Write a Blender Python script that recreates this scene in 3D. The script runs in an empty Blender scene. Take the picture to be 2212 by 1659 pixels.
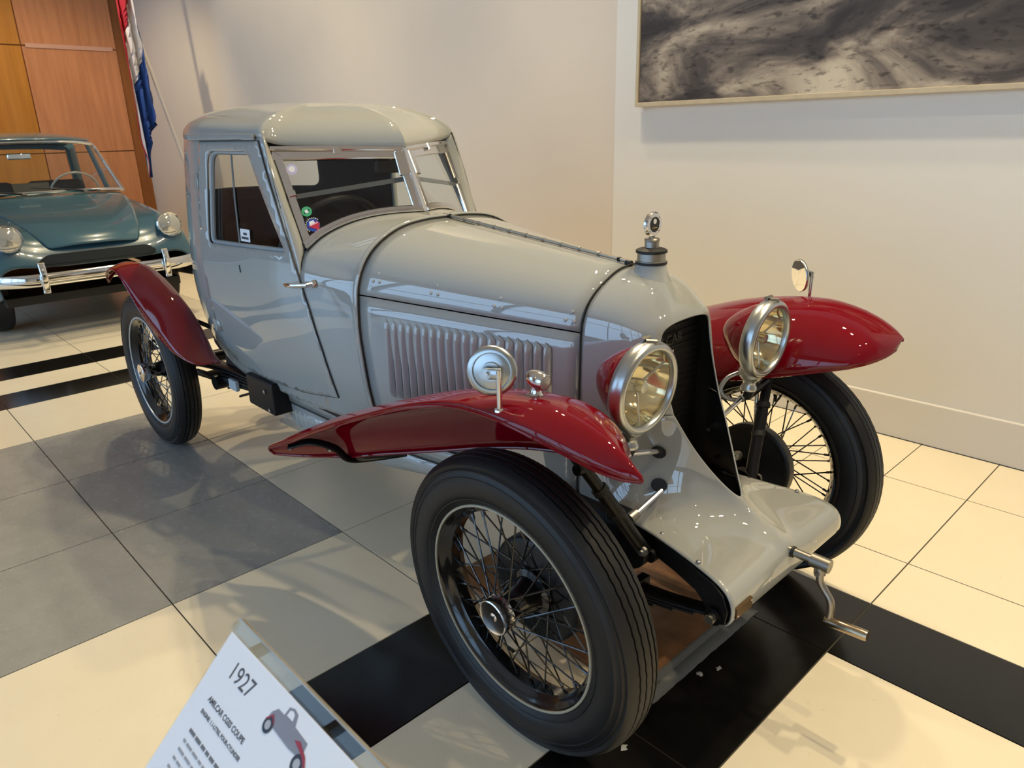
import bpy, bmesh, math, random
import numpy as np
from mathutils import Matrix, Vector, Euler
from mathutils.geometry import delaunay_2d_cdt

random.seed(7)
SC = bpy.context.scene
COL = SC.collection
PI = math.pi

# ------------------------------------------------------------------ camera
CAM_YAW, CAM_PITCH, CAM_ROLL = math.radians(136.822), math.radians(19.191), math.radians(-1.3221)
CAM_H = 1.3504
cam_data = bpy.data.cameras.new('camera')
cam = bpy.data.objects.new('camera', cam_data)
COL.objects.link(cam)
cam_data.sensor_fit = 'HORIZONTAL'
cam_data.sensor_width = 36.0
cam_data.lens = 36.0 * 1569.85 / 2212.0
cam_data.clip_start = 0.02
cam_data.clip_end = 100
_fw = Vector((math.cos(CAM_YAW) * math.cos(CAM_PITCH), math.sin(CAM_YAW) * math.cos(CAM_PITCH), -math.sin(CAM_PITCH)))
_rt = Vector((math.sin(CAM_YAW), -math.cos(CAM_YAW), 0))
_up = _rt.cross(_fw)
_r2 = math.cos(CAM_ROLL) * _rt + math.sin(CAM_ROLL) * _up
_u2 = -math.sin(CAM_ROLL) * _rt + math.cos(CAM_ROLL) * _up
cam.matrix_world = Matrix(((_r2.x, _u2.x, -_fw.x, 0), (_r2.y, _u2.y, -_fw.y, 0), (_r2.z, _u2.z, -_fw.z, CAM_H), (0, 0, 0, 1)))
cam_data.dof.use_dof = True
cam_data.dof.focus_distance = 1.9
cam_data.dof.aperture_fstop = 9.0
SC.camera = cam

# ------------------------------------------------------------------ world, lamps, exposure
SC.view_settings.view_transform = 'Standard'
SC.view_settings.look = 'None'
SC.view_settings.gamma = 1.0
SC.view_settings.use_curve_mapping = False
SC.view_settings.exposure = 0.06
world = bpy.data.worlds.new('daylight')
SC.world = world
world.use_nodes = True
_bg = world.node_tree.nodes['Background']
_bg.inputs['Color'].default_value = (0.46, 0.67, 1.0, 1)
_bg.inputs['Strength'].default_value = 3.0
SC.cycles.use_denoising = True
SC.cycles.max_bounces = 8
SC.cycles.glossy_bounces = 5
SC.cycles.transparent_max_bounces = 16
SC.cycles.sample_clamp_indirect = 6.0

def spot(x, y, z, tx, ty, watts, col=(1.0, 0.825, 0.52), ang=95, rad=0.045, blend=0.6):
    d = bpy.data.lights.new('ceiling_and_fill_spot', 'SPOT')
    d.energy = watts
    d.color = col
    d.spot_size = math.radians(ang)
    d.spot_blend = blend
    d.shadow_soft_size = rad
    o = bpy.data.objects.new('ceiling_and_fill_spot', d)
    COL.objects.link(o)
    o.location = (x, y, z)
    o.rotation_euler = (Vector((tx, ty, 0)) - Vector((x, y, z))).to_track_quat('-Z', 'Y').to_euler()
    return o

LZ = 4.1
SPOTS = [
    (-0.35, 2.45, -0.9, 1.4, 175), (-0.75, 2.75, -1.1, 1.3, 140),
    (-2.6, 2.5, -2.7, 1.4, 165), (-3.0, 2.75, -3.0, 1.2, 110),
    (-5.0, 2.4, -5.0, 1.3, 180), (-7.6, 1.6, -9.4, 2.0, 235),
    (0.9, 1.6, 0.3, 1.8, 90), (1.2, 2.4, -0.6, 3.0, 85),
    (2.6, 0.0, 2.4, 0.0, 170), (3.4, 2.2, 3.6, 2.4, 170), (3.0, -2.6, 3.2, -2.4, 170),  # unseen fill spots, added to brighten the front hall that the chrome reflects
    (-4.4, 2.5, -4.9, 3.3, 120), (-6.4, 2.4, -6.8, 3.3, 110),  # wash spots added to warm and brighten the left back wall
]
for _s in SPOTS:
    spot(_s[0], _s[1], LZ, _s[2], _s[3], _s[4])

# ------------------------------------------------------------------ materials
MATS = {}
def mat(name, col, rough=0.5, metal=0.0, coat=0.0, coat_rough=0.03, coat_ior=1.5, spec=0.5, bump=None, var=None, emit=None, trans=0.0):
    """principled material; var=(scale, amount[, detail]) colour mottling, bump=(scale, strength[, distance])"""
    if name in MATS:
        return MATS[name]
    m = bpy.data.materials.new(name)
    m.use_nodes = True
    nt = m.node_tree
    b = nt.nodes['Principled BSDF']
    b.inputs['Base Color'].default_value = (*col, 1)
    b.inputs['Roughness'].default_value = rough
    b.inputs['Metallic'].default_value = metal
    b.inputs['Coat Weight'].default_value = coat
    b.inputs['Coat Roughness'].default_value = coat_rough
    b.inputs['Coat IOR'].default_value = coat_ior
    b.inputs['Specular IOR Level'].default_value = spec
    b.inputs['Transmission Weight'].default_value = trans
    if emit:
        b.inputs['Emission Color'].default_value = (*emit[:3], 1)
        b.inputs['Emission Strength'].default_value = emit[3]
    tc = None
    if var or bump:
        tc = nt.nodes.new('ShaderNodeTexCoord')
    if var:
        n = nt.nodes.new('ShaderNodeTexNoise')
        n.inputs['Scale'].default_value = var[0]
        n.inputs['Detail'].default_value = var[2] if len(var) > 2 else 6
        nt.links.new(tc.outputs['Object'], n.inputs['Vector'])
        r = nt.nodes.new('ShaderNodeMapRange')
        r.inputs['From Min'].default_value = 0.3
        r.inputs['From Max'].default_value = 0.7
        r.inputs['To Min'].default_value = 1 - var[1]
        r.inputs['To Max'].default_value = 1 + var[1]
        nt.links.new(n.outputs['Fac'], r.inputs['Value'])
        x = nt.nodes.new('ShaderNodeMix')
        x.data_type = 'RGBA'
        x.blend_type = 'MULTIPLY'
        x.inputs['Factor'].default_value = 1
        x.inputs['A'].default_value = (*col, 1)
        nt.links.new(r.outputs['Result'], x.inputs['B'])
        nt.links.new(x.outputs['Result'], b.inputs['Base Color'])
    if bump:
        n = nt.nodes.new('ShaderNodeTexNoise')
        n.inputs['Scale'].default_value = bump[0]
        n.inputs['Detail'].default_value = 3
        nt.links.new(tc.outputs['Object'], n.inputs['Vector'])
        bp = nt.nodes.new('ShaderNodeBump')
        bp.inputs['Strength'].default_value = bump[1]
        bp.inputs['Distance'].default_value = bump[2] if len(bump) > 2 else 0.002
        nt.links.new(n.outputs['Fac'], bp.inputs['Height'])
        nt.links.new(bp.outputs['Normal'], b.inputs['Normal'])
    MATS[name] = m
    return m

def glass_mat(name, tint=(0.93, 0.96, 0.95), refl=1.0, ior=1.5):
    if name in MATS:
        return MATS[name]
    m = bpy.data.materials.new(name)
    m.use_nodes = True
    nt = m.node_tree
    nt.nodes.clear()
    out = nt.nodes.new('ShaderNodeOutputMaterial')
    mx = nt.nodes.new('ShaderNodeMixShader')
    tr = nt.nodes.new('ShaderNodeBsdfTransparent')
    gl = nt.nodes.new('ShaderNodeBsdfGlossy')
    fr = nt.nodes.new('ShaderNodeFresnel')
    geo = nt.nodes.new('ShaderNodeNewGeometry')
    mr = nt.nodes.new('ShaderNodeMapRange')          # same reflectance from both sides of a thin pane
    mr.inputs['To Min'].default_value = ior
    mr.inputs['To Max'].default_value = 1 / ior
    nt.links.new(geo.outputs['Backfacing'], mr.inputs['Value'])
    nt.links.new(mr.outputs['Result'], fr.inputs['IOR'])
    tr.inputs['Color'].default_value = (*tint, 1)
    gl.inputs['Color'].default_value = (refl, refl, refl, 1)
    gl.inputs['Roughness'].default_value = 0.01
    nt.links.new(fr.outputs['Fac'], mx.inputs['Fac'])
    nt.links.new(tr.outputs['BSDF'], mx.inputs[1])
    nt.links.new(gl.outputs['BSDF'], mx.inputs[2])
    nt.links.new(mx.outputs['Shader'], out.inputs['Surface'])
    MATS[name] = m
    return m

M_BODY = mat('pale_grey_enamel', (0.36, 0.368, 0.35), 0.4, coat=1.0, coat_rough=0.015, coat_ior=2.0, spec=0.0)
M_RED = mat('deep_red_enamel', (0.17, 0.0012, 0.007), 0.4, coat=1.0, coat_rough=0.02, coat_ior=1.5, spec=0.0)
M_CHROME = mat('polished_nickel', (0.82, 0.78, 0.74), 0.13, metal=1.0)
M_STEEL = mat('satin_aluminium', (0.52, 0.54, 0.54), 0.30, metal=1.0)
M_DULL = mat('dull_steel', (0.36, 0.34, 0.30), 0.38, metal=1.0)
M_BLACK = mat('black_chassis_enamel', (0.004, 0.004, 0.005), 0.36, spec=0.3)
M_RUBBER = mat('tyre_rubber', (0.0055, 0.0058, 0.0065), 0.52, bump=(260, 0.15, 0.001), var=(30, 0.25))
M_DARK = mat('dark_lining', (0.030, 0.014, 0.012), 0.7)
M_LEATHER = mat('maroon_leather', (0.045, 0.012, 0.012), 0.45, bump=(180, 0.2))
M_SEAM = mat('seam_black', (0.008, 0.008, 0.008), 0.6)
M_GLASS = glass_mat('window_glass')
M_LENS = glass_mat('lamp_lens', (0.98, 0.97, 0.92))
M_REFL = mat('lamp_reflector', (0.86, 0.76, 0.50), 0.07, metal=1.0)
M_MIRROR = mat('mirror_silver', (0.9, 0.9, 0.9), 0.02, metal=1.0)
M_WHITE = mat('white_print', (0.85, 0.85, 0.86), 0.5)
M_GRILLE = mat('radiator_core_black', (0.010, 0.010, 0.010), 0.55, metal=0.3, bump=(420, 0.6, 0.003))

# ------------------------------------------------------------------ mesh helpers
def pchip(xs, ys):
    """monotone cubic interpolation; ys may be (n,) or (n,k)"""
    xs = np.asarray(xs, float); ys = np.asarray(ys, float)
    if xs[0] > xs[-1]:
        xs = xs[::-1]; ys = ys[::-1]
    one = ys.ndim == 1
    if one:
        ys = ys[:, None]
    h = np.diff(xs)[:, None]; d = np.diff(ys, axis=0) / h
    m = np.zeros_like(ys)
    for i in range(1, len(xs) - 1):
        a, b = d[i - 1], d[i]
        w1 = 2 * h[i] + h[i - 1]; w2 = h[i] + 2 * h[i - 1]
        with np.errstate(divide='ignore', invalid='ignore'):
            mm = (w1 + w2) / (w1 / a + w2 / b)
        m[i] = np.where(a * b > 0, mm, 0)
    m[0] = d[0]; m[-1] = d[-1]
    def f(x):
        x = min(max(float(x), xs[0]), xs[-1])
        i = min(int(np.searchsorted(xs, x, side='right')) - 1, len(xs) - 2)
        i = max(i, 0)
        t = (x - xs[i]) / h[i, 0]
        r = ((2*t**3 - 3*t**2 + 1) * ys[i] + (t**3 - 2*t**2 + t) * h[i] * m[i] + (-2*t**3 + 3*t**2) * ys[i + 1] + (t**3 - t**2) * h[i] * m[i + 1])
        return float(r[0]) if one else r
    return f

def catmull(pts, n):
    """smooth curve through points, n samples per span"""
    P = [Vector(p) for p in pts]
    out = []
    for i in range(len(P) - 1):
        p0 = P[i - 1] if i else P[0] * 2 - P[1]
        p1, p2 = P[i], P[i + 1]
        p3 = P[i + 2] if i + 2 < len(P) else P[-1] * 2 - P[-2]
        for k in range(n):
            t = k / n
            out.append(0.5 * ((2 * p1) + (p2 - p0) * t + (2*p0 - 5*p1 + 4*p2 - p3) * t*t + (3*p1 - p0 - 3*p2 + p3) * t**3))
    out.append(P[-1])
    return out

class MB:
    """collects shapes for one mesh"""
    def __init__(self):
        self.v = []; self.f = []; self.mi = []
    def add(self, vf, mi=0, M=None):
        v, f = vf
        o = len(self.v)
        self.v += [tuple(M @ Vector(p)) if M is not None else tuple(p) for p in v]
        self.f += [tuple(i + o for i in q) for q in f]
        self.mi += [mi] * len(f)
        return self

def mk(name, vf, mats, parent=None, smooth=True, angle=35, sub=0, solid=None, weld=None, bevel=None, loc=None, flip=False, mi=None):
    v, f = (vf.v, vf.f) if isinstance(vf, MB) else vf
    if isinstance(vf, MB):
        mi = vf.mi
    me = bpy.data.meshes.new(name)
    f = [tuple(reversed(q)) for q in f] if flip else f
    me.from_pydata([tuple(p) for p in v], [], f)
    mats = mats if isinstance(mats, (list, tuple)) else [mats]
    for m in mats:
        me.materials.append(m)
    if mi is not None:
        me.polygons.foreach_set('material_index', mi)
    if weld:
        bm = bmesh.new(); bm.from_mesh(me)
        bmesh.ops.remove_doubles(bm, verts=bm.verts, dist=weld)
        bm.to_mesh(me); bm.free()
    me.validate()
    if smooth:
        me.polygons.foreach_set('use_smooth', [True] * len(me.polygons))
        if angle and not sub:
            me.set_sharp_from_angle(angle=math.radians(angle))
    me.update()
    o = bpy.data.objects.new(name, me)
    COL.objects.link(o)
    if parent is not None:
        o.parent = parent
    if loc is not None:
        o.location = loc
    if bevel:
        b = o.modifiers.new('bevel', 'BEVEL'); b.width = bevel; b.segments = 2; b.limit_method = 'ANGLE'
    if sub:
        s = o.modifiers.new('subsurf', 'SUBSURF'); s.levels = sub; s.render_levels = sub
    if solid:
        s = o.modifiers.new('solidify', 'SOLIDIFY'); s.thickness = solid[0]; s.offset = solid[1]
        if len(solid) > 2:
            s.material_offset = solid[2]
        s.use_quality_normals = True
    return o

def empty(name, loc=(0, 0, 0), parent=None, rot=(0, 0, 0)):
    o = bpy.data.objects.new(name, None)
    COL.objects.link(o)
    o.location = loc
    o.rotation_euler = rot
    o.empty_display_size = 0.1
    if parent is not None:
        o.parent = parent
    return o

def tag(o, label=None, cat=None, group=None, kind=None):
    if label: o['label'] = label
    if cat: o['category'] = cat
    if group: o['group'] = group
    if kind: o['kind'] = kind
    return o

def gridf(P, closed_u=False, closed_v=False):
    """P[i][j] points -> quads"""
    nu, nv = len(P), len(P[0])
    v = [tuple(p) for row in P for p in row]
    f = []
    for i in range(nu if closed_u else nu - 1):
        for j in range(nv if closed_v else nv - 1):
            a = i * nv + j; b = ((i + 1) % nu) * nv + j
            c = ((i + 1) % nu) * nv + (j + 1) % nv; d = i * nv + (j + 1) % nv
            f.append((a, b, c, d))
    return v, f

def tube(path, r, n=8, caps=True, closed=False):
    """round tube along a path; r number or list"""
    P = [Vector(p) for p in path]
    m = len(P)
    rr = r if isinstance(r, (list, tuple)) else [r] * m
    rings = []
    prev = None
    for i in range(m):
        if closed:
            t = (P[(i + 1) % m] - P[i - 1]).normalized()
        else:
            t = (P[min(i + 1, m - 1)] - P[max(i - 1, 0)]).normalized()
        if prev is None:
            a = Vector((0, 0, 1)) if abs(t.z) < 0.9 else Vector((1, 0, 0))
            u = t.cross(a).normalized()
        else:
            u = (prev - t * prev.dot(t)).normalized()
        prev = u
        w = t.cross(u)
        rings.append([P[i] + (u * math.cos(k * 2 * PI / n) + w * math.sin(k * 2 * PI / n)) * rr[i] for k in range(n)])
    v, f = gridf(rings, closed_u=closed, closed_v=True)
    if caps and not closed:
        f.append(tuple(range(n)))
        f.append(tuple(reversed([(m - 1) * n + k for k in range(n)])))
    return v, f

def lathe(prof, n=32, closed=False):
    """profile [(r, h)] round the local z axis"""
    rings = [[(r * math.cos(k * 2 * PI / n), r * math.sin(k * 2 * PI / n), h) for k in range(n)] for r, h in prof]
    return gridf(rings, closed_u=closed, closed_v=True)

def axis_m(p, d):
    """matrix placing local z along d at p"""
    q = Vector(d).to_track_quat('Z', 'Y')
    return Matrix.Translation(Vector(p)) @ q.to_matrix().to_4x4()

def box(x0, x1, y0, y1, z0, z1):
    v = [(x0, y0, z0), (x1, y0, z0), (x1, y1, z0), (x0, y1, z0), (x0, y0, z1), (x1, y0, z1), (x1, y1, z1), (x0, y1, z1)]
    return v, [(3, 2, 1, 0), (4, 5, 6, 7), (0, 1, 5, 4), (1, 2, 6, 5), (2, 3, 7, 6), (3, 0, 4, 7)]

def sweep(path, w, t, nrm):
    """flat bar swept along a path; width w across the path in the face plane, thickness t along nrm (vector or list)"""
    P = [Vector(p) for p in path]
    m = len(P)
    rows = []
    for i in range(m):
        tg = (P[min(i + 1, m - 1)] - P[max(i - 1, 0)]).normalized()
        nn = Vector(nrm[i] if isinstance(nrm, list) else nrm).normalized()
        s = nn.cross(tg).normalized()
        nn = tg.cross(s).normalized()
        a, b = s * (w / 2), nn * (t / 2)
        e = min(w, t) * 0.22
        es, en = s * e, nn * e
        rows.append([P[i] - a - b + es, P[i] + a - b - es, P[i] + a - b + en, P[i] + a + b - en, P[i] + a + b - es, P[i] - a + b + es, P[i] - a + b - en, P[i] - a - b + en])
    v, f = gridf(rows, closed_v=True)
    f.append(tuple(reversed(range(8))))
    f.append(tuple((m - 1) * 8 + k for k in range(8)))
    return v, f

def inside(p, poly):
    x, y = p
    c = False
    n = len(poly)
    for i in range(n):
        x1, y1 = poly[i]; x2, y2 = poly[i - 1]
        if (y1 > y) != (y2 > y) and x < (x2 - x1) * (y - y1) / (y2 - y1) + x1:
            c = not c
    return c

def dense(poly, step):
    out = []
    n = len(poly)
    for i in range(n):
        a, b = poly[i], poly[(i + 1) % n]
        k = max(1, int(math.hypot(b[0] - a[0], b[1] - a[1]) / step + 0.5))
        out += [(a[0] + (b[0] - a[0]) * q / k, a[1] + (b[1] - a[1]) * q / k) for q in range(k)]
    return out

def rounded(poly, r, n=5):
    """polygon with rounded corners; r number or list"""
    out = []
    m = len(poly)
    for i in range(m):
        ri = r[i] if isinstance(r, (list, tuple)) else r
        p0, p1, p2 = Vector(poly[i - 1]), Vector(poly[i]), Vector(poly[(i + 1) % m])
        if ri <= 0:
            out.append(tuple(p1)); continue
        a = p1 + (p0 - p1).normalized() * ri
        b = p1 + (p2 - p1).normalized() * ri
        for k in range(n + 1):
            t = k / n
            out.append(tuple((1 - t)**2 * a + 2 * t * (1 - t) * p1 + t * t * b))
    return out

def patch(fn, outer, holes=(), step=0.03):
    """triangulated region of a parametric surface fn(a, b) -> 3d"""
    polys = [dense(outer, step)] + [dense(h, step) for h in holes]
    pts, edges = [], []
    for p in polys:
        o = len(pts)
        pts += p
        edges += [(o + i, o + (i + 1) % len(p)) for i in range(len(p))]
    A = np.array(pts)
    x0, y0 = A.min(0); x1, y1 = A.max(0)
    for i in range(int((x1 - x0) / step) + 1):
        for j in range(int((y1 - y0) / step) + 1):
            q = (x0 + (i + 0.5) * step, y0 + (j + 0.5 * (i % 2) + 0.25) * step)
            if not inside(q, polys[0]) or any(inside(q, h) for h in polys[1:]):
                continue
            if np.min(np.hypot(A[:, 0] - q[0], A[:, 1] - q[1])) < step * 0.45:
                continue
            pts.append(q)
    vs, _, fs, *_ = delaunay_2d_cdt([Vector(p) for p in pts], edges, [], 0, 1e-6)
    faces = []
    for t in fs:
        c = (sum(vs[i].x for i in t) / 3, sum(vs[i].y for i in t) / 3)
        if inside(c, polys[0]) and not any(inside(c, h) for h in polys[1:]):
            faces.append(tuple(t))
    return [tuple(fn(p.x, p.y)) for p in vs], faces

def text_mesh(name, body, size, material, parent, M, extrude=0.0005, bold=0.0, spacing=1.0):
    cu = bpy.data.curves.new(name + '_curve', 'FONT')
    cu.body = body; cu.size = size; cu.extrude = extrude; cu.offset = bold; cu.space_character = spacing
    cu.resolution_u = 3
    o = bpy.data.objects.new(name + '_curve', cu)
    COL.objects.link(o)
    dg = bpy.context.evaluated_depsgraph_get()
    me = bpy.data.meshes.new_from_object(o.evaluated_get(dg))
    bpy.data.objects.remove(o); bpy.data.curves.remove(cu)
    me.transform(M)
    me.materials.clear(); me.materials.append(material)
    me.name = name
    ob = bpy.data.objects.new(name, me)
    COL.objects.link(ob)
    ob.parent = parent
    return ob
# ------------------------------------------------------------------ the room
def noise_chain(nt, scale, detail, vec, rough=0.55):
    n = nt.nodes.new('ShaderNodeTexNoise')
    n.inputs['Scale'].default_value = scale
    n.inputs['Detail'].default_value = detail
    n.inputs['Roughness'].default_value = rough
    nt.links.new(vec, n.inputs['Vector'])
    return n

def ramp(nt, fac, stops):
    r = nt.nodes.new('ShaderNodeValToRGB')
    e = r.color_ramp.elements
    e[0].position, e[0].color = stops[0][0], (*stops[0][1], 1)
    e[1].position, e[1].color = stops[-1][0], (*stops[-1][1], 1)
    for p, c in stops[1:-1]:
        k = e.new(p); k.color = (*c, 1)
    nt.links.new(fac, r.inputs['Fac'])
    return r

def tile_mat(name, c1, c2, speck, rough, scale=9.0, speck_amt=0.62):
    m = bpy.data.materials.new(name); m.use_nodes = True
    nt = m.node_tree; b = nt.nodes['Principled BSDF']
    g = nt.nodes.new('ShaderNodeNewGeometry')
    n1 = noise_chain(nt, scale, 8, g.outputs['Position'], 0.65)
    r1 = ramp(nt, n1.outputs['Fac'], [(0.3, c1), (0.7, c2)])
    n2 = noise_chain(nt, 55, 2, g.outputs['Position'], 0.4)
    r2 = ramp(nt, n2.outputs['Fac'], [(speck_amt, (0, 0, 0)), (speck_amt + 0.08, (1, 1, 1))])
    mx = nt.nodes.new('ShaderNodeMix'); mx.data_type = 'RGBA'
    nt.links.new(r2.outputs['Color'], mx.inputs['Factor'])
    nt.links.new(r1.outputs['Color'], mx.inputs['A'])
    mx.inputs['B'].default_value = (*speck, 1)
    nt.links.new(mx.outputs['Result'], b.inputs['Base Color'])
    b.inputs['Roughness'].default_value = rough
    n3 = noise_chain(nt, 30, 3, g.outputs['Position'])
    mr = nt.nodes.new('ShaderNodeMapRange')
    mr.inputs['To Min'].default_value = rough * 0.85; mr.inputs['To Max'].default_value = rough * 1.2
    nt.links.new(n3.outputs['Fac'], mr.inputs['Value'])
    nt.links.new(mr.outputs['Result'], b.inputs['Roughness'])
    MATS[name] = m
    return m

M_CREAM = tile_mat('cream_stone_tile', (0.80, 0.71, 0.535), (0.835, 0.745, 0.57), (0.76, 0.665, 0.49), 0.24, 5.0, 0.70)
M_GREYT = tile_mat('grey_stone_tile', (0.29, 0.288, 0.27), (0.34, 0.336, 0.315), (0.37, 0.366, 0.345), 0.26, 9.0, 0.66)
M_BLKT = tile_mat('black_stone_tile', (0.004, 0.004, 0.004), (0.009, 0.0085, 0.0075), (0.016, 0.015, 0.013), 0.18, 14.0, 0.68)
M_GROUT = mat('tile_grout', (0.07, 0.06, 0.045), 0.8)
M_GROUTL = mat('pale_grout', (0.42, 0.36, 0.26), 0.8)
M_WALL = mat('cream_wall_paint', (0.68, 0.60, 0.515), 0.62, var=(1.2, 0.03), bump=(90, 0.05, 0.001))
M_WALL2 = mat('pale_wall_paint', (0.74, 0.715, 0.675), 0.62, var=(1.2, 0.02), bump=(90, 0.05, 0.001))
M_BASE = mat('skirting_paint', (0.68, 0.655, 0.62), 0.40)

def struct(name, vf, m, **k):
    o = mk(name, vf, m, smooth=False, **k)
    o['kind'] = 'structure'
    return o

RX0, RX1, RY0, RY1, RZ = -10.3, 5.0, -4.6, 3.35, 4.3
floor = struct('floor', box(RX0, RX1, RY0, RY1, -0.12, -0.003), M_GROUT)

XL = [-10.22, -9.62, -9.02, -8.42, -7.82, -7.22, -6.62, -6.02, -5.42, -5.12, -4.815, -4.52, -3.91, -3.308, -2.705, -2.106, -1.506, -1.206, -0.905, -0.606, -0.006, 0.594, 1.194, 1.794]
YL = [-3.675, -3.075, -2.475, -1.875, -1.275, -0.675, -0.075, 0.525, 1.122, 1.714, 2.011, 2.308, 2.902, 3.326]
_tilecache = {}
def tile_mesh(w, d, m):
    key = (round(w, 3), round(d, 3), m.name)
    if key not in _tilecache:
        g = 0.0022
        v, f = box(-w / 2 + g, w / 2 - g, -d / 2 + g, d / 2 - g, -0.003, 0)
        me = bpy.data.meshes.new('tile')
        me.from_pydata(v, [], f); me.materials.append(m)
        _tilecache[key] = me
    return _tilecache[key]
for i in range(len(XL) - 1):
    for j in range(len(YL) - 1):
        xa, xb, ya, yb = XL[i], XL[i + 1], YL[j], YL[j + 1]
        xc, yc = (xa + xb) / 2, (ya + yb) / 2
        m = M_CREAM
        if -5.42 < xc < -5.12 or -4.815 < xc < -4.52:
            m = M_BLKT
        elif -3.91 < xc < -2.106 and yc < 1.122:
            m = M_GREYT
        elif -1.506 < xc < -1.206 and yc < 1.122:
            m = M_BLKT
        elif -0.905 < xc < -0.606 and yc < 2.011:
            m = M_BLKT
        elif xc > -0.905 and 1.714 < yc < 2.011:
            m = M_BLKT
        o = bpy.data.objects.new('tile', tile_mesh(xb - xa, yb - ya, m))
        o.location = (xc, yc, 0)
        COL.objects.link(o)
        o.parent = floor

# back wall in two lengths meeting at a fine seam
struct('wall_back', box(RX0, -2.692, RY1, RY1 + 0.2, 0, RZ), M_WALL)
struct('wall_back_panel', box(-2.690, RX1, RY1 - 0.004, RY1 + 0.2, 0, RZ), M_WALL2)
struct('baseboard_back', box(RX0, RX1, 3.328, RY1, 0, 0.19), M_BASE, bevel=0.004)

# wood-panelled end wall
def wood_mat(name, c1, c2, rough=0.35):
    m = bpy.data.materials.new(name); m.use_nodes = True
    nt = m.node_tree; b = nt.nodes['Principled BSDF']
    tc = nt.nodes.new('ShaderNodeTexCoord')
    mp = nt.nodes.new('ShaderNodeMapping')
    mp.inputs['Scale'].default_value = (6, 6, 0.5)
    nt.links.new(tc.outputs['Object'], mp.inputs['Vector'])
    n = noise_chain(nt, 3.0, 8, mp.outputs['Vector'], 0.6)
    r = ramp(nt, n.outputs['Fac'], [(0.3, c1), (0.7, c2)])
    nt.links.new(r.outputs['Color'], b.inputs['Base Color'])
    b.inputs['Roughness'].default_value = rough
    b.inputs['Coat Weight'].default_value = 0.3
    MATS[name] = m
    return m
M_WOODO = wood_mat('orange_veneer', (0.46, 0.17, 0.015), (0.60, 0.24, 0.03))
M_WOODB = wood_mat('reddish_veneer', (0.50, 0.19, 0.075), (0.66, 0.27, 0.115))
M_WOODD = wood_mat('dark_veneer', (0.22, 0.065, 0.008), (0.32, 0.11, 0.015))
M_STRIP = mat('panel_strip', (0.66, 0.36, 0.26), 0.4)
endw = struct('wall_end', box(RX0 - 0.2, RX0, RY0, RY1, 0, RZ), M_WOODD)
def panel(ya, yb, za, zb, m, name='panel'):
    o = mk(name, box(RX0, RX0 + 0.03, ya + 0.006, yb - 0.006, za + 0.006, zb - 0.006), m, endw, smooth=False, bevel=0.004)
    return o
for ya, yb, m in [(-0.8, 0.2, M_WOODO), (0.2, 1.2, M_WOODB), (1.2, 2.2, M_WOODO), (2.2, 3.2, M_WOODB)]:
    for za, zb in [(0.02, 1.22), (1.22, 2.38), (2.38, 3.5)]:
        panel(ya, yb, za, zb, m)
mk('panel_strip', box(RX0 + 0.03, RX0 + 0.045, 2.24, 3.15, 2.36, 2.405), M_STRIP, endw, smooth=False)

# the rest of the hall: ceiling, side wall, glazed front towards the daylight
M_CEIL = mat('ceiling_paint', (0.60, 0.52, 0.45), 0.7)
struct('ceiling', box(RX0, RX1, RY0, RY1, RZ, RZ + 0.15), M_CEIL)
struct('wall_side', box(RX1, RX1 + 0.2, RY0, RY1, 0, RZ), M_WALL)
M_FRAME = mat('window_frame_grey', (0.25, 0.26, 0.27), 0.4)
struct('wall_front', box(3.6, RX1, RY0 - 0.2, RY0, 0, RZ), M_WALL)
struct('wall_front_lintel', box(RX0, 3.6, RY0 - 0.2, RY0, 3.7, RZ), M_WALL)
struct('wall_front_plinth', box(RX0, 3.6, RY0 - 0.2, RY0, 0, 0.25), M_WALL)
k = 1
x = -10.3
while x < 3.5:
    w = struct('window_%d' % k, box(x, x + 0.09, RY0 - 0.16, RY0 - 0.04, 0.25, 3.7), M_FRAME)
    mk('window_frame', box(x + 0.09, x + 1.6, RY0 - 0.14, RY0 - 0.06, 2.3, 2.36), M_FRAME, w, smooth=False)
    mk('window_pane', box(x + 0.09, min(x + 1.62, 3.6), RY0 - 0.105, RY0 - 0.095, 0.25, 3.7), M_GLASS, w, smooth=False)
    x += 1.63; k += 1

# ------------------------------------------------------------------ painting on the wall
def sea_mat():
    m = bpy.data.materials.new('stormy_sea_canvas'); m.use_nodes = True
    nt = m.node_tree; b = nt.nodes['Principled BSDF']
    tc = nt.nodes.new('ShaderNodeTexCoord')
    mp = nt.nodes.new('ShaderNodeMapping')
    mp.inputs['Rotation'].default_value = (0, math.radians(-8), 0)
    mp.inputs['Scale'].default_value = (1.0, 1.0, 2.5)
    nt.links.new(tc.outputs['Object'], mp.inputs['Vector'])
    n1 = noise_chain(nt, 1.55, 9, mp.outputs['Vector'], 0.58)
    n1.inputs['Distortion'].default_value = 0.6
    r1 = ramp(nt, n1.outputs['Fac'], [(0.36, (0.030, 0.025, 0.026)), (0.45, (0.075, 0.062, 0.058)), (0.51, (0.21, 0.17, 0.14)), (0.57, (0.42, 0.35, 0.27)), (0.66, (0.60, 0.52, 0.40))])
    n2 = noise_chain(nt, 17, 5, mp.outputs['Vector'], 0.6)
    r2 = ramp(nt, n2.outputs['Fac'], [(0.34, (0.22, 0.20, 0.20)), (0.46, (1, 1, 1))])
    mx = nt.nodes.new('ShaderNodeMix'); mx.data_type = 'RGBA'; mx.blend_type = 'MULTIPLY'
    mx.inputs['Factor'].default_value = 0.75
    nt.links.new(r1.outputs['Color'], mx.inputs['A']); nt.links.new(r2.outputs['Color'], mx.inputs['B'])
    nt.links.new(mx.outputs['Result'], b.inputs['Base Color'])
    b.inputs['Roughness'].default_value = 0.7
    return m
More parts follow.
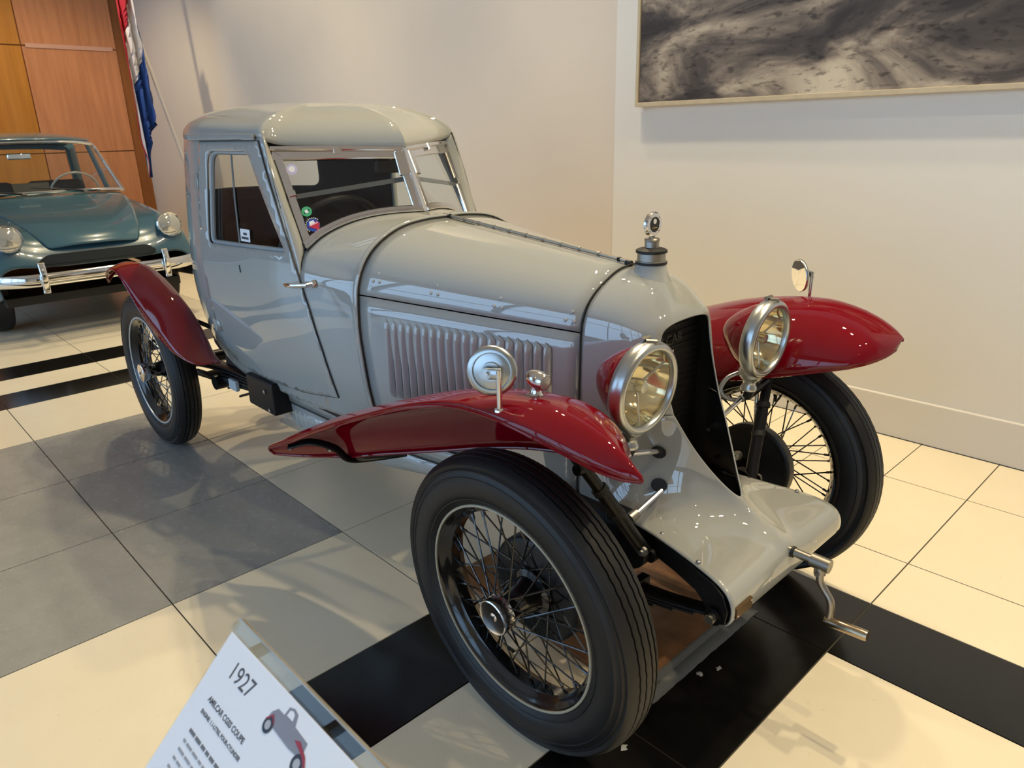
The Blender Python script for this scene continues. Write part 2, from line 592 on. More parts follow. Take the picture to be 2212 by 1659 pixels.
M_OAK = mat('pale_oak_frame', (0.52, 0.43, 0.29), 0.5, var=(20, 0.08))
PX0, PX1, PZ0, PZ1 = -2.515, -0.05, 1.455, 2.75
paint = tag(empty('framed_painting', (PX0, 3.345, PZ0)), 'large dark monochrome painting of a stormy sea in a thin pale wood frame', 'painting')
PW, PH = PX1 - PX0, PZ1 - PZ0
mk('canvas', box(0.02, PW - 0.02, -0.045, -0.02, 0.02, PH - 0.02), sea_mat(), paint, smooth=False)
for nm, bx in [('frame_rail', box(0, PW, -0.055, -0.004, 0, 0.021)), ('frame_rail', box(0, PW, -0.055, -0.004, PH - 0.021, PH)),
               ('frame_stile', box(0, 0.017, -0.055, -0.004, 0.021, PH - 0.021)), ('frame_stile', box(PW - 0.017, PW, -0.055, -0.004, 0.021, PH - 0.021))]:
    mk(nm, bx, M_OAK, paint, smooth=False, bevel=0.002)
mk('frame_back', box(0.025, PW - 0.025, -0.02, 0.0, 0.025, PH - 0.025), M_OAK, paint, smooth=False)
mk('hanging_pin', tube([(0.035, -0.03, -0.002), (0.035, -0.03, -0.018), (0.034, -0.028, -0.022)], 0.005, 8), M_WHITE, paint)

# ------------------------------------------------------------------ flag on a leaning pole
FLAG_Z = [2.833, 2.596, 2.356, 2.194, 2.03, 1.906, 1.739, 1.529, 1.358, 1.186, 0.99]
FLAG_EDGES = [[-0.148, -0.147, -0.155, -0.16, -0.161, -0.163, -0.164, -0.164, -0.161, -0.144, -0.123],
              [-0.043, -0.041, -0.105, -0.131, -0.144, -0.146, -0.152, -0.152, -0.152, -0.14, -0.121],
              [-0.092, -0.029, -0.014, -0.001, -0.035, -0.091, -0.138, -0.138, -0.136, -0.128, -0.119],
              [-0.084, -0.024, -0.009, 0.003, -0.005, 0.02, 0.033, 0.017, -0.061, -0.088, -0.101]]
def flag():
    FX = -8.0
    root = tag(empty('tricolour_flag', (FX, 2.7, 0.0)), 'red white and blue flag hanging on a leaning white pole in the corner', 'flag')
    a, b = Vector((0, -0.059, 2.604)), Vector((0, 0.216, 1.295))
    dd = (b - a) / (b - a).length
    top = a - dd * 0.9
    base = a + dd * ((a.z - 0.05) / -dd.z)
    mk('flag_pole', tube([top, base], 0.017, 12), mat('white_pole', (0.78, 0.72, 0.66), 0.35), root)
    mk('pole_foot', lathe([(0, 0.0), (0.12, 0.0), (0.12, 0.03), (0.05, 0.05), (0.04, 0.14), (0, 0.14)], 24), MATS['white_pole'], root, loc=(base.x, base.y, 0))
    zs = FLAG_Z
    E0, E1, E2, E3 = [pchip(zs, r) for r in FLAG_EDGES]
    M3 = [mat('flag_red', (0.42, 0.012, 0.03), 0.8), mat('flag_white', (0.66, 0.63, 0.66), 0.8), mat('flag_blue', (0.012, 0.055, 0.26), 0.8)]
    for s, (nm, A, B) in enumerate([('red_stripe', E0, E1), ('white_stripe', E1, E2), ('blue_stripe', E2, E3)]):
        rows = []
        for i in range(46):
            z = zs[0] + (zs[-1] - zs[0]) * i / 45
            row = []
            for k in range(9):
                t = k / 8
                y = A(z) * (1 - t) + max(B(z), A(z) + 0.002) * t
                fold = 0.05 * math.sin(y * 85 + z * 1.3) + 0.03 * math.sin(y * 180 + 1.0)
                row.append((0.06 + fold, y, z))
            rows.append(row)
        mk(nm, gridf(rows), M3[s], root, solid=(0.003, 0))
flag()
# ------------------------------------------------------------------ the vintage coupe
# car frame: x forward from the front axle (picture x = car x - 1.0), y across (negative = near side), z up
OX = 1.0
CAR_Y = 1.475
car = tag(empty('vintage_coupe', (-OX, CAR_Y, 0)), 'pale grey vintage coupe with dark red wings, wire wheels and round headlamps', 'car')
def C(p):
    return (p[0] + OX, p[1], p[2])
def CP(pts):
    return [C(p) for p in pts]
def CVF(vf):
    return [C(p) for p in vf[0]], vf[1]
def mirror(vf):
    return [(p[0], -p[1], p[2]) for p in vf[0]], [tuple(reversed(q)) for q in vf[1]]
def both(name, vf, mats, parent=None, **k):
    """near part and its mirror image on the far side"""
    a = mk(name, CVF(vf), mats, parent or car, **k)
    b = mk(name, CVF(mirror(vf)), mats, parent or car, **k)
    return a, b

# ---- bonnet arches
A0T = [(0, 1.096), (.081, 1.0955), (.17, 1.084), (.24, 1.057), (.293, 1.02), (.326, .977), (.345, .93), (.350, .904)]
A0S = [(.350, .904), (.354, .86), (.356, .785), (.348, .68), (.338, .587), (.325, .528), (.31, .46)]
A1T = [(0, 1.024), (.05, 1.018), (.09, 1.002), (.134, .977), (.166, .947), (.182, .915), (.187, .887)]
A1S = [(.187, .887), (.189, .80), (.192, .70), (.194, .60), (.195, .52), (.196, .45)]
def resample(pts, n):
    P = catmull([(a, b, 0) for a, b in pts], 8)
    d = [0]
    for i in range(1, len(P)):
        d.append(d[-1] + (P[i] - P[i - 1]).length)
    out = []
    for k in range(n):
        t = d[-1] * k / (n - 1)
        i = min(max(np.searchsorted(d, t) - 1, 0), len(P) - 2)
        u = (t - d[i]) / max(d[i + 1] - d[i], 1e-9)
        q = P[i] + (P[i + 1] - P[i]) * u
        out.append((q.x, q.y))
    return out
NT, NS = 22, 10
R0T, R0S, R1T, R1S = resample(A0T, NT), resample(A0S, NS), resample(A1T, NT), resample(A1S, NS)
XB0, XB1 = -1.853, -1.125
def bon(ra, rb, x):
    t = (x + 1.86) / 0.74
    return [(x, -(a[0] * (1 - t) + b[0] * t), a[1] * (1 - t) + b[1] * t) for a, b in zip(ra, rb)]
def bside(x, z):
    t = (x + 1.86) / 0.74
    pa = np.interp(-z, [-p[1] for p in R0S], [p[0] for p in R0S]); pb = np.interp(-z, [-p[1] for p in R1S], [p[0] for p in R1S])
    return pa * (1 - t) + pb * t
def btop(x, z):
    t = (x + 1.86) / 0.74
    pa = np.interp(-z, [-p[1] for p in R0T], [p[0] for p in R0T]); pb = np.interp(-z, [-p[1] for p in R1T], [p[0] for p in R1T])
    return pa * (1 - t) + pb * t
xs = [XB0 + (XB1 - XB0) * i / 16 for i in range(17)]
tops = both('bonnet_top', gridf([bon(R0T, R1T, x) for x in xs]), [M_BODY, M_SEAM], solid=(0.004, -1, 1), flip=True)
def lower(rs, dz):
    return [(a, b - dz * (1 - i / (len(rs) - 1))) for i, (a, b) in enumerate(rs)]
sides = both('bonnet_side', gridf([bon(lower(R0S, .004), lower(R1S, .004), x) for x in xs]), [M_BODY, M_SEAM], solid=(0.004, -1, 1), flip=True)

# louvres: one raised blade each, open towards the rear
def louvre_mesh():
    n, m = 14, 9
    rows = []
    L, Wd, Hh = 0.240, 0.0195, 0.0115
    for i in range(n + 1):
        u = i / n
        zz = (u - 0.5) * L
        e = min(u, 1 - u) * L / 0.016
        taper = math.sqrt(max(0, 1 - (1 - min(e, 1))**2))
        row = []
        for k in range(m + 1):
            t = k / m
            prof = math.sin(PI / 2 * t / .80) if t < .80 else max(0, 1 - ((t - .80) / .20) ** 1.6)
            row.append(((0.5 - t) * Wd, -Hh * prof * taper - 0.0005, zz + 0.014 * (t - 0.5) * (1 if u > 0.5 else 0.0) * (2 * u - 1 if u > .5 else 0)))
        rows.append(row)
    me = bpy.data.meshes.new('louvre')
    v, f = gridf(rows)
    me.from_pydata(v, [], f)
    me.polygons.foreach_set('use_smooth', [True] * len(me.polygons))
    me.materials.append(M_BODY)
    return me
LV = louvre_mesh()
LVM = LV.copy(); LVM.transform(Matrix.Diagonal((1, -1, 1, 1))); LVM.flip_normals()
ang = math.atan2(0.164, 0.74)
for i in range(20):
    x = -1.744 + 0.533 * i / 19
    zc = 0.722
    for s, me, pr in ((-1, LV, sides[0]), (1, LVM, sides[1])):
        o = bpy.data.objects.new('louvre', me)
        COL.objects.link(o); o.parent = pr
        w = bside(x, zc) + 0.0004
        o.location = C((x, s * w, zc)); o.rotation_euler = (0, 0, ang * (-s))
# rivets in groups of three
def rivet_mesh(r, h, m):
    v, f = lathe([(r, 0), (r * .92, h * .5), (r * .6, h * .88), (0.0001, h)], 10)
    me = bpy.data.meshes.new('rivet'); me.from_pydata(v, [], f); me.materials.append(m)
    me.polygons.foreach_set('use_smooth', [True] * len(me.polygons))
    return me
RV = rivet_mesh(0.0052, 0.0034, M_BODY)
def place(me, name, parent, p, n, s=1):
    o = bpy.data.objects.new(name, me)
    COL.objects.link(o); o.parent = parent
    o.location = C(p)
    o.rotation_euler = Vector(n).to_track_quat('Z', 'Y').to_euler()
    if s != 1: o.scale = (s, s, s)
    return o
for gx, gz in ((-1.79, .970), (-1.575, .967), (-1.365, .965), (-1.155, .965)):
    for dx, dz in ((0, 0), (-.014, -.021), (.010, -.021)):
        for s in (-1, 1):
            z = gz + dz
            x = gx + dx
            # keep to the bonnet surface
            zt = z - (x + 1.86) / 0.74 * 0.035
            w = btop(x, zt) + 0.0005
            place(RV, 'rivet', tops[0 if s < 0 else 1], (x, s * w, zt), (0.2, s, 0.35))

# hinge rod along the top of the bonnet
hinge = mk('bonnet_hinge', tube(CP([(-1.872 + .745 * i / 20, 0, 1.1045 - .0725 * i / 20) for i in range(21)]), 0.0048, 10), M_DULL, car)
for i in range(11):
    t = (i + 0.5) / 11
    x, z = -1.872 + .745 * t, 1.1045 - .0725 * t
    mk('hinge_knuckle', tube(CP([(x - .004, 0, z), (x + .004, 0, z)]), 0.0062, 8), M_BLACK if i in (0, 10) else M_DULL, hinge)
mk('hinge_end', tube(CP([(-1.138, 0, 1.030), (-1.122, 0, 1.028)]), 0.008, 8), M_SEAM, hinge)

# bead round the scuttle and behind the radiator shell
def arch_path(ra, rb, x, off):
    p = bon(ra, rb, x)
    return p
full0 = [(x, v, z) for x, v, z in bon(R0T, R1T, -1.862)] + [(x, v, z) for x, v, z in bon(R0S, R1S, -1.862)][1:]
full0 = list(reversed(full0)) + [(x, -v, z) for x, v, z in full0[1:]]
def outset(path, d, cz=0.8):
    out = []
    for i, p in enumerate(path):
        a, b = Vector(path[max(i - 1, 0)]), Vector(path[min(i + 1, len(path) - 1)])
        t = (b - a).normalized()
        n = Vector((0, -t.z, t.y))
        if n.dot(Vector((0, p[1], p[2] - cz))) < 0: n = -n
        out.append(Vector(p) + n * d)
    return out
mk('scuttle_bead', sweep(CP(outset(full0, 0.004)), 0.020, 0.012, [(0, p[1], p[2] - .8) for p in full0]), M_BODY, car, angle=50)
mk('scuttle_seam', tube(CP(outset([(-1.8515, v, z) for x, v, z in full0], 0.003)), 0.0022, 6), M_SEAM, car)
full1 = [(x, v, z) for x, v, z in bon(R0T, R1T, -1.122)] + [(x, v, z) for x, v, z in bon(R0S, R1S, -1.122)][1:]
full1 = list(reversed(full1)) + [(x, -v, z) for x, v, z in full1[1:]]
mk('shell_seam', tube(CP(outset(full1, 0.003)), 0.0022, 6), M_SEAM, car)

# ---- cabin half-width
ZK = [.46, .53, .60, .70, .80, .88, .93, 1.0, 1.1, 1.2, 1.3, 1.36]
HW = [(-1.855, [.31, .3255, .340, .350, .356, .352, .345, .330, .33, .33, .33, .33]),
      (-2.00, [.330, .346, .360, .372, .378, .377, .374, .368, .366, .364, .362, .36]),
      (-2.15, [.345, .362, .376, .390, .396, .397, .396, .394, .391, .388, .384, .381]),
      (-2.5, [.362, .382, .400, .416, .423, .423, .421, .417, .410, .402, .392, .384]),
      (-2.8, [.362, .384, .403, .419, .427, .427, .425, .420, .412, .402, .391, .382])]
_hwf = [(x, pchip(ZK, w)) for x, w in HW]
def hw(x, z):
    return pchip([a for a, _ in _hwf], [f(z) for _, f in _hwf])(x)
_hwtab = {}
NZ = 61
_ztab = [.40 + i * (1.40 - .40) / (NZ - 1) for i in range(NZ)]
_hwz = [pchip([a for a, _ in _hwf], [f(max(z, .46)) for _, f in _hwf]) for z in _ztab]
def hwq(x, z):
    t = (min(max(z, .40), 1.3999) - .40) / (1.0) * (NZ - 1)
    i = int(t); u = t - i
    return _hwz[i](x) * (1 - u) + _hwz[min(i + 1, NZ - 1)](x) * u
TAIL, PEX = 0.70, 1.75
L0 = -1.86
LT = 0.94          # arc length at which the tail begins (x = -2.8)
LSC = 0.60         # metres of arc per radian round the tail
def body_pt(l, z, off=0.0):
    """near side of the cabin: l runs back from the bonnet, then round the tail"""
    if l <= LT:
        x = L0 - l
        w = hwq(x, z)
        return (x, -(w + off), z)
    ph = min((l - LT) / LSC, PI / 2)
    w = hwq(-2.8, z)
    k = w / .427
    c, s = max(math.cos(ph), 0) ** (2 / PEX), math.sin(ph) ** (2 / PEX)
    x = -2.8 - (TAIL * k + off) * s
    return (x, -(w + off) * c, z)
LEND = LT + LSC * PI / 2
def l_of_x(x):
    return L0 - x
# scuttle: arches from the bonnet back to the windscreen
sideZ = [.46, .50, .55, .60, .66, .72, .78, .84, .89, .93]
shf = [(.335, .955), (.318, .99), (.28, 1.032), (.205, 1.074), (.105, 1.0935), (0, 1.096)]
she = [(-2.138, .374, .975), (-2.146, .347, 1.009), (-2.13, .288, 1.051), (-2.095, .203, 1.086), (-2.045, .11, 1.104), (-1.978, 0, 1.109)]
NX = 9
rows = []
for i in range(NX + 1):
    t = i / NX
    row = []
    for z in sideZ:
        x = -1.862 + (-2.125 + 1.862) * t
        row.append((x, -hwq(x, z), z))
    for (fv, fz), (ex, ev, ez) in zip(shf, she):
        x = -1.862 + (ex + 1.862) * t
        u = t * t * (3 - 2 * t)
        row.append((x, -(fv * (1 - t) + ev * t), fz * (1 - t) + ez * t))
    rows.append(row)
def smooth_rows(rows, n):
    return [[tuple(q) for q in catmull(r, n)] for r in rows]
both('scuttle', gridf(smooth_rows(rows, 3)), [M_BODY, M_DARK], solid=(0.004, -1, 1), flip=True, angle=60)
# body sides and tail
bot = [(-2.125, .46), (-2.75, .46), (-2.87, .50), (-2.98, .57), (-3.10, .655)]
low = [(l_of_x(x), z) for x, z in bot[:2]] + [(LT + .07, .495), (LT + .20, .57), (LT + .34, .65), (LT + .55, .70), (LEND, .72)]
WIN = rounded([(l_of_x(-2.375), 1.308), (l_of_x(-2.182), 1.000), (l_of_x(-2.735), .985), (l_of_x(-2.70), 1.308)], [.035, .018, .03, .055])
def win_grow(poly, d):
    c = Vector((sum(p[0] for p in poly) / len(poly), sum(p[1] for p in poly) / len(poly)))
    return [tuple(Vector(p) + (Vector(p) - c).normalized() * d) for p in poly]
outer_b = low + rounded([(LEND, 1.13), (LT + .40, 1.13), (LT + .40, 1.295), (LEND, 1.295)], [0, .04, .04, 0]) + [(LEND, 1.352), (l_of_x(-2.275), 1.352), (l_of_x(-2.125), .93)]
sp = patch(lambda a, b: body_pt(a, b), outer_b, [win_grow(WIN, .012)], 0.020)
both('body_side', sp, [M_BODY, M_DARK], solid=(0.006, -1, 1), flip=True, angle=60)
# windscreen pillars
L1 = [(-2.125, -.394, .93), (-2.158, -.393, 1.02), (-2.20, -.391, 1.14), (-2.24, -.389, 1.25), (-2.275, -.383, 1.345)]
L2 = [(-2.138, -.374, .975), (-2.152, -.349, 1.022), (-2.212, -.351, 1.14), (-2.268, -.352, 1.25), (-2.318, -.352, 1.345)]
pill = gridf([[Vector(a) * (1 - t) + Vector(b) * t + Vector((.010 * math.sin(PI * t), -.004 * math.sin(PI * t), 0)) for t in (0, .25, .5, .75, 1)] for a, b in zip(catmull(L1, 4), catmull(L2, 4))])
both('windscreen_pillar', pill, [M_BODY, M_DARK], solid=(0.006, -1, 1), flip=True, angle=60)

# ---- door (proud of the body by a few millimetres)
DOOR = [(-2.302, 1.338), (-2.27, 1.27), (-2.215, 1.15), (-2.165, 1.03), (-2.120, .92), (-2.083, .82), (-2.052, .70), (-2.036, .60), (-2.030, .535),
        (-2.25, .505), (-2.55, .497), (-2.72, .512), (-2.785, .56), (-2.80, .70), (-2.808, .95), (-2.80, 1.15), (-2.775, 1.338)]
dpoly = [(l_of_x(x), z) for x, z in DOOR]
dv, df = patch(lambda a, b: body_pt(a, b, .0060), dpoly, [WIN], 0.020)
ndoor = both('door', (dv, df), [M_BODY, M_SEAM], solid=(0.0050, -1, 0), angle=40, flip=True)
for di, door in enumerate(ndoor):
    s = -1 if di == 0 else 1
    fl = (lambda p: p) if s < 0 else (lambda p: (p[0], -p[1], p[2]))
    def dp(x, z, off):
        return C(fl(body_pt(l_of_x(x), z, off)))
    # shut line shadow gap
    ring = [dp(L0 - a, b, .0034) for a, b in dense(dpoly, .02)]
    mk('door_gap', tube(ring, 0.0026, 6, closed=True), mat('shut_line_grey', (.04, .04, .04), .6), door)
    # window: channel, pane
    wr = dense(win_grow(WIN, -.004), .02)
    mk('window_channel', tube([C(fl(body_pt(a, b, -.012))) for a, b in wr], 0.010, 8, closed=True), mat('window_channel_grey', (0.33, 0.36, 0.37), 0.3), door)
    pv, pf = patch(lambda a, b: body_pt(a, b, -.020), win_grow(WIN, .006), [], .06)
    pane = mk('door_pane', CVF((pv, pf) if s < 0 else mirror((pv, pf))), M_GLASS, door)
    # sliding front half overlaps the rear half
    mk('pane_edge', sweep([dp(-2.52, .998, -.016), dp(-2.535, 1.15, -.016), dp(-2.545, 1.30, -.016)], .010, .003, (0, s, 0)), mat('pane_edge_grey', (.16, .18, .18), .25), pane)
    # handle
    hp = [dp(-2.045, .915, .028), dp(-2.075, .912, .034), dp(-2.11, .908, .036), dp(-2.15, .905, .033), dp(-2.17, .904, .028)]
    hd = mk('door_handle', tube(hp, [.007, .0075, .0085, .007, .003], 10), M_CHROME, door)
    mk('handle_rose', lathe([(0.013, 0), (0.012, .005), (.008, .010), (.0075, .03)], 16), M_CHROME, hd).matrix_local = axis_m(dp(-2.048, .915, .002), (0, s, 0))
    mk('key_hole', tube([dp(-2.49, .930, .0045), dp(-2.485, .905, .0045)], .0045, 6), M_SEAM, door)
    for z in (.665, 1.20):
        hg = mk('hinge_plate', patch(lambda a, b: fl(body_pt(a, b, .006 if z < 1 else .005)), [(l_of_x(-2.86), z - .018), (l_of_x(-2.755), z - .022), (l_of_x(-2.755), z + .022), (l_of_x(-2.86), z + .018)] if z < 1 else [(l_of_x(-2.83), z - .028), (l_of_x(-2.79), z - .028), (l_of_x(-2.79), z + .028), (l_of_x(-2.83), z + .028)], [], .03), M_BODY, door, loc=(OX, 0, 0), flip=(s < 0), solid=(.004, 1))
        mk('hinge_pin', tube([dp(-2.803, z - .026, .008), dp(-2.803, z + .026, .008)], .006, 8), M_BODY, door)
# label on the door glass
lab = mk('window_label', patch(lambda a, b: body_pt(a, b, -.014), [(l_of_x(-2.505), 1.010), (l_of_x(-2.435), 1.010), (l_of_x(-2.435), 1.052), (l_of_x(-2.505), 1.052)], [], .05), M_WHITE, ndoor[0], loc=(OX, 0, 0))
M_PRINT = mat('dark_print', (0.05, 0.05, 0.055), 0.6)
for zb, xa, xb in ((1.036, -2.455, -2.482), (1.022, -2.445, -2.497)):
    mk('print_line', patch(lambda a, b: body_pt(a, b, -.0134), [(l_of_x(xb), zb - .004), (l_of_x(xa), zb - .004), (l_of_x(xa), zb + .004), (l_of_x(xb), zb + .004)], [], .05), M_PRINT, lab)

# ---- roof
def roof():
    n = 64
    out = []
    # outline from the windscreen peak back along the near side to the tail centre
    fr = [(-2.055, 0, 1.308), (-2.13, -.10, 1.312), (-2.205, -.21, 1.318), (-2.268, -.315, 1.324), (-2.283, -.358, 1.332), (-2.283, -.386, 1.345), (-2.305, -.390, 1.351)]
    out += [(Vector(p)) for p in catmull(fr, 4)[:-1]]
    for x in np.linspace(-2.33, -2.79, 16):
        out.append(Vector((x, -hwq(x, 1.352) - .003, 1.352)))
    for k in range(17):
        ph = PI / 2 * k / 16
        p = body_pt(LT + LSC * ph, 1.352, .003)
        out.append(Vector(p))
    rings = []
    R = 15
    for o in out:
        cx = -2.76 + .27 * math.tanh((o.x + 2.76) / .30)
        c = Vector((cx, 0, 0))
        row = []
        for k in range(R + 1):
            th = PI / 2 * k / R
            ex = 2 / (2.02 + .25 * min(1, max(0, (-2.4 - o.x) / .5)))
            rho = math.cos(th) ** ex
            hgt = math.sin(th) ** ex
            q = c + (Vector((o.x, o.y, 0)) - c) * rho
            top = 1.473 - .012 * ((cx + 2.85) / .35) ** 2
            row.append((q.x, q.y, o.z + (top - o.z) * hgt))
        rings.append(row)
    # weld into one shell with the mirror image
    v, f = gridf(rings)
    mv, mf = mirror((v, f))
    o = len(v)
    return v + mv, f + [tuple(i + o for i in q) for q in mf]
mk('roof', CVF(roof()), [M_BODY, M_DARK], car, solid=(0.006, -1, 1), weld=0.0008, angle=50, flip=True)
# drip rails
both('drip_rail', sweep([(x, -hwq(x, 1.35) - .010, 1.350 + (.003 if x < -2.4 else 0)) for x in np.linspace(-2.32, -2.86, 12)], .008, .018, (0, 0, 1)), M_BODY, angle=50)
# rear window glass and its rim
pv, pf = patch(lambda a, b: body_pt(a, b, -.004), [(LT + .385, 1.118), (LEND, 1.118), (LEND, 1.307), (LT + .385, 1.307)], [], .05)
both('rear_window_pane', (pv, pf), M_GLASS)

# ---- windscreen
WA, WBt, WC, WD = Vector((-2.146, -.347, 1.009)), Vector((-2.305, -.351, 1.314)), Vector((-2.077, 0, 1.302)), Vector((-1.978, 0, 1.109))
WBOT = catmull([(-2.146, -.347, 1.009), (-2.13, -.288, 1.051), (-2.095, -.203, 1.086), (-2.045, -.11, 1.104), (-1.978, 0, 1.109)], 5)
WN = (WC - WD).cross(WBt - WD).normalized()
if WN.x < 0: WN = -WN
def wpt(a, h):
    """point on the near pane: a 0 at the pillar .. 1 at the centre post, h 0 bottom .. 1 top"""
    i = a * (len(WBOT) - 1); k = min(int(i), len(WBOT) - 2); u = i - k
    lo = WBOT[k] * (1 - u) + WBOT[k + 1] * u
    hi = WBt * (1 - a) + WC * a
    return lo * (1 - h) + hi * h
for s in (-1, 1):
    fl = (lambda p: Vector(p)) if s < 0 else (lambda p: Vector((p[0], -p[1], p[2])))
    ws = empty('windscreen', (0, 0, 0), car)
    def W(a, h, off=0.0):
        return Vector(C(fl(wpt(a, h) + WN * off)))
    nn = fl(WN)
    metal = M_CHROME
    mk('top_rail', sweep([W(a, .93, .004) for a in (.0, .25, .5, .75, 1.0)], .040, .012, nn), metal, ws)
    mk('top_cap', sweep([W(a, .985, .010) for a in (.0, .5, 1.0)], .016, .018, nn), metal, ws)
    mk('side_rail', sweep([W(.035, h, .004) for h in (.0, .3, .6, 1.0)], .026, .012, nn), metal, ws)
    mk('centre_rail', sweep([W(.965, h, .006) for h in (.0, .3, .6, 1.0)], .026, .014, nn), metal, ws)
    mk('bottom_moulding', sweep([W(a, .035, .006) for a in np.linspace(0, 1, 15)], .022, .014, nn), metal, ws)
    mk('bottom_moulding', sweep([W(a, .0, .010) for a in np.linspace(0, 1, 15)], .010, .016, nn), metal, ws)
    mk('bottom_gasket', tube([W(a, -.025, .010) for a in np.linspace(0, 1, 15)], .005, 6), M_SEAM, ws)
    mk('side_gasket', tube([W(-.005, h, .004) for h in (0, .3, .6, 1.0)], .006, 6), M_SEAM, ws)
    mk('rail_clip', sweep([W(.02, .52, .012), W(.085, .52, .012)], .022, .012, nn), metal, ws)
    mk('rail_clip', sweep([W(.50, .91, .014), W(.50, 1.0, .014)], .026, .014, nn), metal, ws)
    mk('rail_clip', sweep([W(.955, .56, .016), W(.965, .92, .016)], .036, .012, nn), metal, ws)
    gv, gf = gridf([[W(a, h) for h in (.0, .33, .66, 1.0)] for a in np.linspace(0, 1, 13)])
    mk('windscreen_pane', (gv, gf), M_GLASS, ws)
    mk('pane_joint', sweep([W(.06, .50, -.002), W(.94, .52, -.002)], .016, .003, nn), mat('pane_joint_grey', (.10, .10, .10), .3), ws)
    if s < 0:
        # stickers on the near pane
        uu = (W(.6, .3) - W(.3, .3)).normalized(); vv = nn.cross(uu).normalized()
        if vv.z < 0: vv = -vv
        def disc(name, a, h, r, m, off=.002, n=20, parent=ws, pts=None):
            c = W(a, h, off)
            P = [c + uu * (r * math.cos(k * 2 * PI / n)) + vv * (r * math.sin(k * 2 * PI / n)) for k in range(n)] if pts is None else [c + uu * (r * p) + vv * (r * q) for p, q in pts]
            return mk(name, (P, [tuple(range(len(P)))]), m, parent, smooth=False, solid=(.0006, 0))
        MG = mat('sticker_green', (.07, .42, .20), .4); MW = M_WHITE; MR = mat('sticker_red', (.55, .03, .06), .4); MBl = mat('sticker_blue', (.03, .08, .45), .4)
        st = disc('green_sticker', .135, .315, .0165, MG)
        disc('sticker_centre', .135, .315, .006, MW, .0032, parent=st)
        for dx in (-.0085, .0085):
            disc('sticker_mark', .135 + dx * 2.6, .315 + dx * .6, .0035, mat('sticker_dark_green', (.01, .12, .06), .4), .0032, n=8, parent=st)
        s2 = disc('round_badge_sticker', .165, .150, .0205, MBl)
        disc('badge_field', .165, .150, 1, MW, .0032, parent=s2, pts=[(-.010, .014), (.004, .016), (.008, .002), (-.012, -.001)])
        disc('badge_star', .172, .140, 1, MR, .0040, parent=s2, pts=[(-.020, .002), (.006, .004), (.010, .016), (.014, .004), (.020, .006), (.014, -.006), (.012, -.020), (.0, -.010)])
        disc('badge_bar', .172, .146, 1, mat('sticker_pink', (.85, .45, .5), .4), .0046, parent=s2, pts=[(-.012, -.001), (.014, .004), (.014, .008), (-.012, .003)])
        for k in range(13):
            aa = math.radians(40 + k * 15)
            disc('badge_tooth', .165, .150, 1, MW, .0028, parent=s2, pts=[(.022 * math.cos(aa) + .0016 * math.cos(aa + PI / 2) * e + .003 * math.cos(aa) * g, .022 * math.sin(aa) + .0016 * math.sin(aa + PI / 2) * e + .003 * math.sin(aa) * g) for e, g in ((-1, 0), (1, 0), (1, 1), (-1, 1))])
        s3 = disc('pale_round_sticker', .115, .775, .0175, mat('sticker_lilac', (.55, .52, .75), .4))
        disc('sticker_centre', .115, .775, .010, MW, .0032, parent=s3)
mk('centre_post', sweep([C((-1.972, 0, 1.105)), C((-2.02, 0, 1.20)), C((-2.068, 0, 1.306))], .022, .018, (1, 0, .5)), M_CHROME, car)
